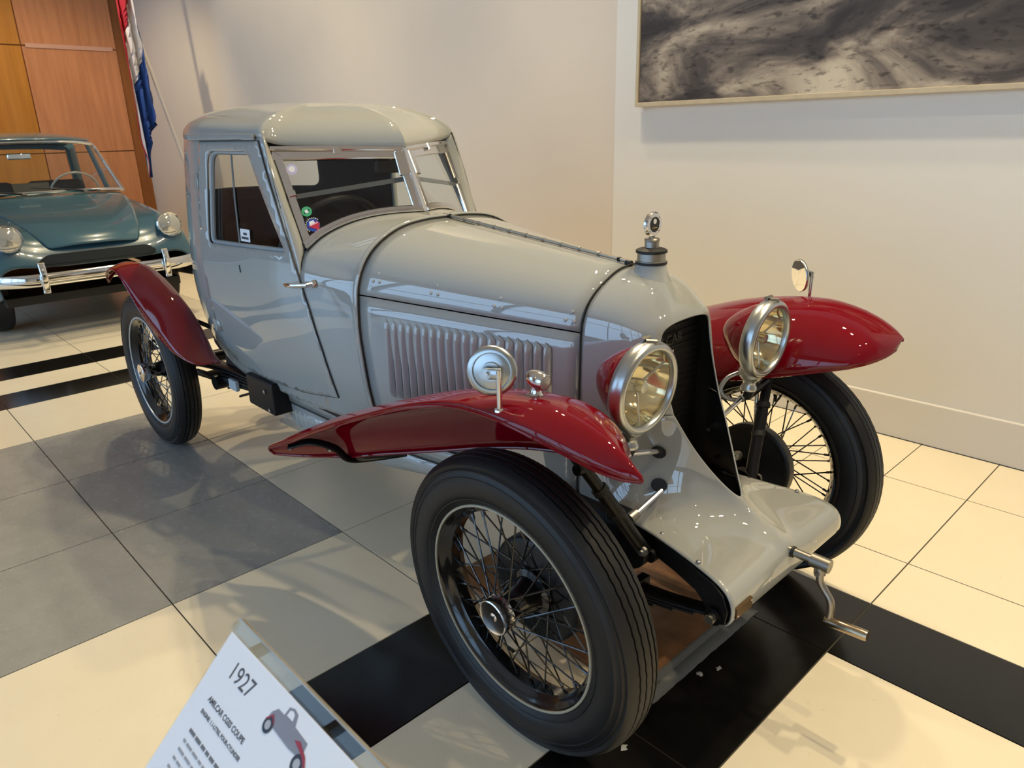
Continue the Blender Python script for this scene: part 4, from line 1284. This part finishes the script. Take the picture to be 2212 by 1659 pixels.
# ---- chassis
both('chassis_rail', sweep([(-2.75, -.300, .43), (-1.9, -.285, .43), (-1.3, -.215, .43), (-1.12, -.195, .42), (-.95, -.205, .42)], .045, .075, (0, 0, 1)), M_BLACK, angle=50)
# dumb irons: plates under the apron edge
def plate_poly(poly, v0, v1):
    n = len(poly)
    V = [(x, v0, z) for x, z in poly] + [(x, v1, z) for x, z in poly]
    F = [tuple(range(n)), tuple(reversed(range(n, 2 * n)))] + [(i, n + i, n + (i + 1) % n, (i + 1) % n) for i in range(n)]
    return V, F
dpol = [(-1.12, .436), (-.95, .440), (-.85, .438), (-.75, .432), (-.68, .424), (-.650, .410), (-.634, .380), (-.640, .345), (-.664, .330), (-.690, .340), (-.703, .362), (-.73, .378), (-.80, .387), (-.90, .392), (-1.12, .375)]
def skew(vf):
    return [(x, v - .070 * (x + .92) / .27 if x > -.92 else v, z) for x, v, z in vf[0]], vf[1]
both('dumb_iron', skew(plate_poly(dpol, -.198, -.178)), M_BLACK, angle=30, bevel=.002)
sk = lambda x: .07 * max(0, x + .92) / .27
both('spring_eye', tube([(-.668, -.272, .352), (-.668, -.225, .352)], .020, 16), M_BLACK, angle=50)
both('eye_bolt', tube([(-.668, -.288, .352), (-.668, -.265, .352)], .011, 8), M_DULL, angle=50)
def leaf(i):
    f = 1 - .16 * i
    P = []
    for k in range(19):
        t = -1 + 2 * k / 18
        x = -1.0 + .335 * t * f
        z = .306 + .046 * (t * f) ** 2 - .0075 * i
        P.append((x, -.245, z))
    return sweep(P, .042, .0068, (0, 0, 1))
for i in range(5):
    both('spring_leaf', leaf(i), M_BLACK, angle=50)
for x in (-.88, -1.12):
    both('spring_clip', CVF(box(x - .012, x + .012, -.272, -.218, .275, .338)) if False else box(x - .012, x + .012, -.272, -.218, .278, .338), M_BLACK, smooth=False, bevel=.004)
mk('front_axle', tube(CP([(-1.0, -.46, ZW), (-1.0, -.36, .335), (-1.0, -.20, .325), (-1.0, .20, .325), (-1.0, .36, .335), (-1.0, .46, ZW)]), .022, 12), M_BLACK, car)
mk('track_bar', tube(CP([(-1.10, -.42, .36), (-1.10, .42, .36)]), .010, 10), M_BLACK, car)
mk('cross_tube', tube(CP([(-.86, -.24, .402), (-.86, .24, .402)]), .016, 12), M_BLACK, car)
mk('cross_tube', tube(CP([(-.668, -.25, .352), (-.668, .25, .352)]), .014, 12), M_BLACK, car)
mk('rear_axle', tube(CP([(-3.43, -.46, ZW), (-3.43, .46, ZW)]), .030, 12), M_BLACK, car)
mk('differential', MB().add(lathe([(.0001, -.07), (.06, -.06), (.095, -.02), (.095, .02), (.06, .06), (.0001, .07)], 24), 0, axis_m(C((-3.43, .05, ZW)), (0, 1, 0))), M_BLACK, car)
mk('engine_sump', CVF(box(-1.75, -1.15, -.13, .13, .24, .46)), M_DULL, car, smooth=False, bevel=.03)
# rear quarter springs with their mounting box
def rleaf(i):
    L = .80 - .11 * i
    return sweep([(-2.56 - L * t, -.345, .452 - .010 * i - .055 * t * t) for t in np.linspace(0, 1, 9)], .055, .009, (0, 0, 1))
for i in range(6):
    both('rear_spring_leaf', rleaf(i), M_BLACK, angle=50)
both('spring_box', box(-2.66, -2.44, -.395, -.290, .365, .490), M_BLACK, smooth=False, bevel=.008)
both('spring_box_bolt', MB().add(lathe([(.010, 0), (.010, .008), (.0001, .010)], 6), 0, axis_m((-2.50, -.396, .445), (0, -1, 0))) and lathe([(.0001, 0)] * 2, 3), M_DULL) if False else None
for x, z in ((-2.50, .450), (-2.475, .382)):
    for s in (-1, 1):
        mk('box_bolt', lathe([(.009, 0), (.009, .006), (.0001, .008)], 6), M_DULL, car).matrix_local = axis_m(C((x, s * .395, z)), (0, s, 0))
both('damper_arm', sweep([(-2.72, -.36, .405), (-2.95, -.37, .385), (-3.2, -.385, .37)], .030, .012, (0, -1, 0)), M_BLACK, angle=50)
both('spring_shackle', box(-2.86, -2.79, -.388, -.372, .375, .418), mat('pale_shackle', (.45, .52, .56), .4), smooth=False, bevel=.003)
both('damper_body', tube([(-2.98, -.40, .375), (-2.98, -.35, .375)], .032, 16), M_BLACK, angle=50)
# sill and louvred undertray
vx = [-2.62, -2.4, -2.15, -1.9, -1.7, -1.5, -1.3, -1.14]
vv_ = [.325, .322, .316, .305, .285, .255, .222, .196]
vb = [.250, .252, .262, .285, .315, .345, .375, .40]
both('sill_strip', gridf([[(x, -(v + .012), .462), (x, -(v + .008), .440), (x, -(v + .004), .413)] for x, v in zip(vx, vv_)]), M_BODY, solid=(.004, -1), flip=False, angle=60)
both('sill_gap', tube([(x, -(v + .0045), .408) for x, v in zip(vx, vv_)], .0045, 6), M_SEAM)
ut = both('undertray', gridf([[(x, -v, .404), (x, -(v - .004), (.404 + b) / 2), (x, -(v - .03), b + .02), (x, -(v - .07), b)] for x, v, b in zip(vx, vv_, vb)]), M_BODY, solid=(.004, -1), angle=60)
UL = data('tray_louvre', gridf([[((t - .5) * .016, -.005 * math.sin(PI * t) * math.sin(PI * u) ** .4, (u - .5) * .075) for t in np.linspace(0, 1, 6)] for u in np.linspace(0, 1, 8)]), M_BODY)
for i in range(14):
    x = -2.42 + i * .034
    for s, p in zip((-1, 1), ut):
        o = lk(UL, 'tray_louvre', p)
        o.location = C((x, s * (np.interp(x, vx, vv_) - .001), .352)); o.rotation_euler = (math.radians(-3) * s, 0, 0 if s < 0 else PI)
for x in (-2.36, -2.25, -2.12, -2.02):
    for s in (-1, 1):
        place(rivet_mesh(.007, .004, M_DULL), 'sill_bolt', car, (x, s * (np.interp(x, vx, vv_) + .010), .442), (0, s, 0.1))

# ---- cabin fittings seen through the glass
seats = []
for s in (-1, 1):
    st = empty('cabin_seat', C((-2.72, s * .20, .48)), car)
    mk('seat_cushion', MB().add(box(-.22, .26, -.165, .165, .0, .13)), M_LEATHER, st, bevel=.035)
    mk('seat_back', MB().add(box(-.32, -.20, -.165, .165, .05, .62), 0, Matrix.Rotation(math.radians(-8), 4, 'Y')), M_LEATHER, st, bevel=.05)
mk('cabin_floor', CVF(box(-3.0, -1.95, -.33, .33, .44, .475)), M_DARK, car, smooth=False)
mk('dashboard', CVF(box(-2.06, -2.02, -.30, .30, .82, .985)), wood_mat('dash_walnut', (.10, .035, .012), (.20, .075, .03), .3), car, smooth=False, bevel=.01)
stw = empty('steering_wheel', C((-2.30, -.17, .99)), car, rot=(0, math.radians(-58), 0))
mk('wheel_rim', tube([(.19 * math.cos(2 * PI * k / 36), .19 * math.sin(2 * PI * k / 36), 0) for k in range(36)], .012, 10, closed=True), M_SEAM, stw)
for k in range(4):
    a = PI / 4 + k * PI / 2
    mk('wheel_spoke', tube([(0, 0, -.01), (.19 * math.cos(a), .19 * math.sin(a), 0)], .007, 8), M_DULL, stw)
mk('steering_column', tube([(0, 0, .01), (0, 0, -.42)], .018, 12), M_SEAM, stw)
mk('rear_view_mirror', CVF(box(-2.145, -2.125, -.075, .03, 1.225, 1.275)), M_SEAM, car, bevel=.012)
mk('mirror_arm', tube(CP([(-2.12, -.02, 1.27), (-2.09, 0, 1.31)]), .005, 8), M_DULL, car)
mk('headrest_curtain', CVF(gridf([[(-2.99 + .03 * math.cos(k), .36 - .72 * k / 20, z) for z in (.95, 1.11)] for k in range(21)])), M_DARK, car)
# ------------------------------------------------------------------ drip board under the engine
M_BOARD = mat('brown_hardboard', (.20, .085, .030), .42, var=(14, .35), bump=(120, .25, .002))
tray = tag(mk('drip_board', box(-1.60, -.868, CAR_Y - .262, CAR_Y + .32, .001, .016), M_BOARD, None, smooth=False, bevel=.003), 'brown hardboard drip tray lying under the front of the grey coupe', 'tray')
def tape():
    n = 40
    rng = random.Random(3)
    a, b = [], []
    for i in range(n + 1):
        y = CAR_Y - .40 + (.40 + .27) * i / n
        a.append((-.872, y, .0008 if False else .0175)); b.append((-.822 + rng.uniform(-.0015, .0015) + (.004 if i < 5 else 0), y, .0012))
    mid = [(-.866, p[1], .0172) for p in a]
    return gridf([[a[i], mid[i], (-.858, a[i][1], .004), b[i]] for i in range(n + 1)])
tag(mk('grey_tape_strip', tape(), mat('grey_cloth_tape', (.11, .115, .11), .55), None, solid=(.0006, 1)), 'strip of grey tape along the front edge of the drip board', 'tape')
M_FLUFF = mat('pale_lint', (.35, .35, .34), .9)
for k, (x, y) in enumerate(((-.800, 1.40), (-.776, 1.452), (-.790, 1.07))):
    rng = random.Random(k)
    n = 9
    P = [(x + .009 * rng.uniform(.4, 1.2) * math.cos(2 * PI * i / n), y + .012 * rng.uniform(.3, 1.2) * math.sin(2 * PI * i / n), .0008) for i in range(n)]
    tag(mk('lint_fleck', (P + [(x, y, .0025)], [(i, (i + 1) % n, n) for i in range(n)]), M_FLUFF, None, smooth=False),
        ['pale lint fleck on black tile in front of the tape strip', 'small pale lint fleck farthest from the tape on the black tile', 'pale lint fleck on the tile joint beside the near front tyre'][k], 'lint', 'lint flecks on the black tiles')

# ------------------------------------------------------------------ information stand in the foreground
sign = tag(empty('information_stand', (-.77, .262, 0)), 'tilted white information panel reading 1927 on a clear acrylic stand', 'sign')
SZ = .80
tilt = Matrix.Translation((0, 0, SZ)) @ Matrix.Rotation(math.radians(45), 4, 'X')   # panel: x right, y up the slope
M_ACR = glass_mat('clear_acrylic', (.95, .95, .90), .9, 1.45)
M_ACRE = mat('acrylic_edge', (.30, .28, .23), .15, coat=.5)
M_PAPER = mat('white_card', (.86, .86, .90), .55)
def on_panel(vf):
    return MB().add(vf, 0, tilt)
SW, SH = .42, .30
mk('acrylic_panel', on_panel(box(0, SW, -SH, 0, -.004, 0)), M_ACR, sign, smooth=False)
mk('acrylic_edge', on_panel(box(0, SW, -.0012, .0008, -.006, .0012)), M_ACRE, sign, smooth=False)
mk('acrylic_edge', on_panel(box(-.0008, .0008, -SH, 0, -.004, .0006)), M_ACR, sign, smooth=False)
paper = mk('paper_sheet', on_panel(box(.002, SW - .002, -SH + .002, -.017, .0004, .0010)), M_PAPER, sign, smooth=False)
M_INK = mat('grey_ink', (.075, .075, .085), .6)
def line(txt, x, y, size, bold=0.0, m=M_INK):
    text_mesh('printed_text', txt, size, m, paper, tilt @ Matrix.Translation((x, y, .0012)), .0001, bold)
line('1927', .0385, -.0535, .0275)
line('AMILCAR CGSS COUPE', .033, -.0875, .0088, .00022)
line('ENGINE: 1.1-LITRE, FOUR-CYLINDER', .033, -.1015, .0062, .00015)
for r, (y, w) in enumerate(((-.1245, .22), (-.1360, .23), (-.1460, .22), (-.1560, .24), (-.1660, .20), (-.1760, .24))):
    rng = random.Random(r)
    x = .034
    while x < .034 + w:
        wd = rng.uniform(.005, .016)
        mk('printed_word', on_panel(box(x, x + wd, y, y + (.0040 if r == 0 else .0030), .0011, .0013)), mat('mid_ink', (.16, .16, .17), .6) if r == 0 else mat('pale_ink', (.34, .34, .36), .6), paper, smooth=False)
        x += wd + .0025
# small printed picture of the car
def pic(poly, m, z=.0013, name='printed_picture'):
    P = [tilt @ Vector((.136 + a * .086, -.054 + b * .086, z)) for a, b in poly]
    mk(name, (P, [tuple(range(len(P)))]), m, paper, smooth=False)
MPG = mat('picture_grey', (.25, .25, .29), .5); MPR = mat('picture_red', (.35, .02, .04), .5); MPK = mat('picture_black', (.02, .02, .03), .5)
circ = lambda cx, cy, r: [(cx + r * math.cos(2 * PI * k / 16), cy + r * math.sin(2 * PI * k / 16)) for k in range(16)]
pic([(0, .05), (.02, .14), (.10, .22), (.24, .22), (.26, .33), (.36, .36), (.46, .34), (.52, .22), (.84, .20), (.86, .02), (.60, .0), (.10, .02)], MPG)
pic([(.29, .24), (.30, .31), (.36, .33), (.41, .31), (.43, .24)], M_PAPER, .0015)
pic([(.62, .12), (.72, .16), (.92, .08), (1.0, .0), (.98, -.02), (.86, .06), (.70, .10)], MPR, .0016)
pic([(-.02, .04), (.08, .14), (.18, .06), (.16, .05), (.08, .11), (.0, .03)], MPR, .0016)
for cx, cy, r in ((.08, .0, .10), (.85, -.04, .11)):
    pic(circ(cx, cy, r), MPK, .0015); pic(circ(cx, cy, r * .55), mat('picture_pale', (.45, .45, .48), .5), .0017)
mk('stand_post', tube([(SW / 2, -.14, .02), (SW / 2, -.14, SZ - .145)], .012, 12), M_STEEL, sign)
mk('stand_foot', lathe([(.0001, 0), (.14, 0), (.14, .010), (.02, .018), (.0001, .018)], 32), M_STEEL, sign).location = (SW / 2, -.14, 0)

# ------------------------------------------------------------------ blue saloon behind
M_BLUE = mat('blue_grey_enamel', (.035, .105, .15), .25, coat=.8, coat_rough=.03)
M_BCHR = mat('bright_chrome', (.80, .80, .78), .08, metal=1.0)
bl = tag(empty('blue_saloon', (-5.93, 1.475, 0)), 'small blue rounded saloon car with chrome bumper parked behind the grey coupe', 'car')
def blue_body():
    S = [  # x, half profile (v, z) from the centre line out and down
        (.00, [(0, .515), (.20, .515), (.40, .52), (.52, .54), (.60, .52), (.655, .46), (.66, .40), (.64, .34)]),
        (-.03, [(0, .595), (.20, .595), (.40, .60), (.50, .64), (.60, .635), (.675, .54), (.68, .43), (.66, .32)]),
        (-.10, [(0, .690), (.20, .688), (.38, .680), (.50, .745), (.61, .735), (.695, .60), (.70, .46), (.68, .31)]),
        (-.24, [(0, .765), (.20, .760), (.38, .750), (.50, .806), (.62, .790), (.710, .64), (.715, .48), (.69, .30)]),
        (-.50, [(0, .830), (.20, .825), (.38, .815), (.50, .840), (.63, .815), (.720, .66), (.72, .48), (.70, .28)]),
        (-.80, [(0, .885), (.20, .880), (.38, .870), (.52, .868), (.64, .835), (.720, .68), (.72, .48), (.70, .28)]),
        (-1.10, [(0, .935), (.20, .930), (.38, .922), (.54, .905), (.65, .860), (.720, .70), (.72, .48), (.70, .28)]),
        (-2.40, [(0, .940), (.20, .938), (.38, .932), (.56, .918), (.66, .875), (.720, .70), (.72, .48), (.70, .28)]),
        (-3.00, [(0, .920), (.20, .915), (.38, .905), (.54, .885), (.64, .84), (.700, .70), (.70, .48), (.68, .30)]),
        (-3.50, [(0, .80), (.20, .795), (.38, .785), (.50, .765), (.58, .73), (.640, .62), (.64, .48), (.62, .32)]),
    ]
    rows = []
    for x, p in S:
        near = [(x, -v, z) for v, z in p]
        rows.append(list(reversed(near)) + [(x, v, z) for v, z in p[1:]])
    return gridf(rows)
bb = mk('car_body', blue_body(), [M_BLUE, M_SEAM], bl, sub=2, solid=(.01, -1, 1), flip=True)
# bonnet panel: raised, narrowing towards the nose
bp = []
for x, w, z in ((-.055, .30, .640), (-.10, .33, .697), (-.24, .375, .770), (-.50, .44, .836), (-.80, .50, .890), (-1.02, .54, .925)):
    row = []
    for k in range(11):
        t = -1 + k / 5
        row.append((x + .04 * (1 - t * t) * (1 if x > -.2 else 0), w * t, z + .012 * (1 - abs(t) ** 2.5) - .010 * abs(t) ** 3))
    bp.append(row)
mk('bonnet_panel', gridf(bp), M_BLUE, bb, sub=2, solid=(.012, 0), flip=True)
# nose grille recess
gp = rounded([(-.33, .605), (.33, .605), (.40, .555), (.36, .520), (-.36, .520), (-.40, .555)], .03)
mk('nose_grille', ([(.012 - .10 * (z - .50), y, z) for y, z in gp] + [(-.03, 0, .56)], [tuple(range(len(gp)))]), mat('dark_grille_blue', (.012, .018, .022), .4), bb, smooth=False, solid=(.02, 0))
for s in (-1, 1):
    h = empty('headlight', (-.045, s * .535, .728), bl, rot=(0, math.radians(-10), 0))
    Xb = Matrix.Rotation(PI / 2, 4, 'Y')
    mk('headlight_shell', MB().add(lathe([(.05, -.14), (.085, -.06), (.092, .0), (.088, .012)], 32), 0, Xb), M_BLUE, h)
    mk('headlight_rim', MB().add(lathe([(.092, .0), (.094, .012), (.088, .022), (.080, .020)], 32), 0, Xb), M_BCHR, h)
    mk('headlight_lens', MB().add(lathe([(.082, .018), (.055, .032), (.0001, .038)], 32), 0, Xb), mat('ribbed_lens', (.55, .56, .52), .08, metal=.6, coat=1.0), h)
bz = .455
bump = []
for v in np.linspace(-.74, .74, 31):
    bump.append((.12 - .16 * max(0, abs(v) - .45) ** 1.6 / .29 ** 1.6 * 1.2, v, bz))
mk('bumper_bar', sweep(bump, .085, .030, [(1, .4 * (1 if p[1] > .5 else -1 if p[1] < -.5 else 0), 0) for p in bump]), M_BCHR, bl, angle=50)
for s in (-1, 1):
    o = mk('overrider', sweep([(.145, s * .405, bz - .085), (.165, s * .405, bz), (.160, s * .405, bz + .06), (.135, s * .405, bz + .115)], .045, .030, (1, 0, 0)), M_BCHR, bl, sub=2)
    mk('bumper_iron', box(-.05, .12, s * .30 - .02, s * .30 + .02, bz - .02, bz + .02), M_SEAM, bl, smooth=False)
# cabin glass, pillars and roof
WB_, WT_ = [(-1.06, .0, .965), (-1.10, .35, .960), (-1.20, .56, .945), (-1.30, .62, .930)], [(-1.40, .0, 1.350), (-1.42, .30, 1.345), (-1.48, .47, 1.325), (-1.56, .52, 1.300)]
wbf = catmull([(x, -v, z) for x, v, z in reversed(WB_)] + WB_[1:], 5); wtf = catmull([(x, -v, z) for x, v, z in reversed(WT_)] + WT_[1:], 5)
mk('front_screen', gridf([[a * (1 - t) + b * t for t in (0, .5, 1)] for a, b in zip(wbf, wtf)]), M_GLASS, bl)
mk('screen_trim', tube(wbf + list(reversed(wtf)), .014, 8, closed=True), M_BCHR, bl)
RB, RT_ = [(-2.78, .0, .935), (-2.74, .35, .930), (-2.62, .58, .915)], [(-2.45, .0, 1.31), (-2.42, .30, 1.305), (-2.34, .50, 1.285)]
rbf = catmull([(x, -v, z) for x, v, z in reversed(RB)] + RB[1:], 5); rtf = catmull([(x, -v, z) for x, v, z in reversed(RT_)] + RT_[1:], 5)
mk('rear_screen', gridf([[a * (1 - t) + b * t for t in (0, .5, 1)] for a, b in zip(rbf, rtf)]), M_GLASS, bl)
mk('rear_screen_frame', tube(rbf + list(reversed(rtf)), .022, 8, closed=True), M_BLUE, bl)
roof_rows = []
for x, w, z, e in ((-1.39, .45, 1.362, .02), (-1.52, .515, 1.400, .045), (-1.80, .545, 1.425, .06), (-2.15, .545, 1.415, .06), (-2.36, .515, 1.365, .05), (-2.46, .45, 1.325, .02)):
    roof_rows.append([(x - (.10 * abs(t) ** 3 if x > -1.6 else 0) + (.08 * abs(t) ** 3 if x < -2.3 else 0), w * t, z - e * abs(t) ** 2.4) for t in np.linspace(-1, 1, 13)])
mk('car_roof', gridf(roof_rows), M_BLUE, bl, sub=2, solid=(.012, -1))
for s in (-1, 1):
    mk('door_pillar', tube([(-1.86, s * .655, .90), (-1.88, s * .548, 1.335)], .022, 8), M_BLUE, bl)
    mk('rear_pillar', tube([(-2.62, s * .60, .91), (-2.36, s * .515, 1.31)], .045, 8), M_BLUE, bl)
    mk('side_pane', gridf([[(-1.33, s * .635, .915), (-1.60, s * .525, 1.30)], [(-1.86, s * .65, .91), (-1.88, s * .543, 1.33)], [(-2.55, s * .61, .91), (-2.33, s * .52, 1.30)]]), M_GLASS, bl)
    mk('front_seat', MB().add(box(-.06, .06, -.24, .24, .45, 1.02), 0, Matrix.Translation((-2.02, s * .29, 0)) @ Matrix.Rotation(math.radians(-8), 4, 'Y')), mat('seat_grey', (.035, .035, .037), .7), bl, bevel=.05)
    # wipers, wheels
    mk('wiper_arm', tube([(-1.035, s * .22 + .05, .952), (-1.09, s * .22 - .20, .992)], .006, 6), M_BCHR, bl)
    mk('wiper_blade', tube([(-1.03, s * .22 + .02, .965), (-1.105, s * .22 - .34, 1.005)], .006, 6), M_SEAM, bl)
for x in (-.66, -2.72):
    for s in (-1, 1):
        w = empty('road_wheel', (x, s * .60, .275), bl)
        mk('tyre', lathe_y([(-.06, .17), (-.068, .20), (-.068, .25), (-.05, .272), (.05, .272), (.068, .25), (.068, .20), (.06, .17), (.0, .16)], 40), M_RUBBER, w, angle=50)
        mk('wheel_disc', lathe_y([(s * .03, .0001), (s * .035, .08), (s * .045, .15), (s * .03, .175)], 32), M_BCHR, w)
mk('car_floor', box(-3.3, -.2, -.60, .60, .24, .30), M_SEAM, bl, smooth=False)
mk('dash_shelf', box(-1.35, -1.10, -.55, .55, .86, .925), M_SEAM, bl, smooth=False, bevel=.02)
mk('dash_card', MB().add(box(-.002, .002, -.13, .13, 0, .12), 0, Matrix.Translation((-1.20, -.09, .925)) @ Matrix.Rotation(math.radians(-25), 4, 'Y')), M_SEAM, bl, smooth=False)
mk('screen_mirror', box(-1.47, -1.45, -.17, .0, 1.215, 1.265), M_MIRROR, bl, bevel=.01)
sw = empty('steering_wheel', (-1.52, .29, .93), bl, rot=(0, math.radians(-60), 0))
mk('wheel_rim', tube([(.19 * math.cos(2 * PI * k / 32), .19 * math.sin(2 * PI * k / 32), 0) for k in range(32)], .009, 8, closed=True), mat('ivory_rim', (.45, .42, .36), .3), sw)
mk('wheel_spoke', tube([(0, -.19, 0), (0, .19, 0)], .008, 6), MATS['ivory_rim'], sw)
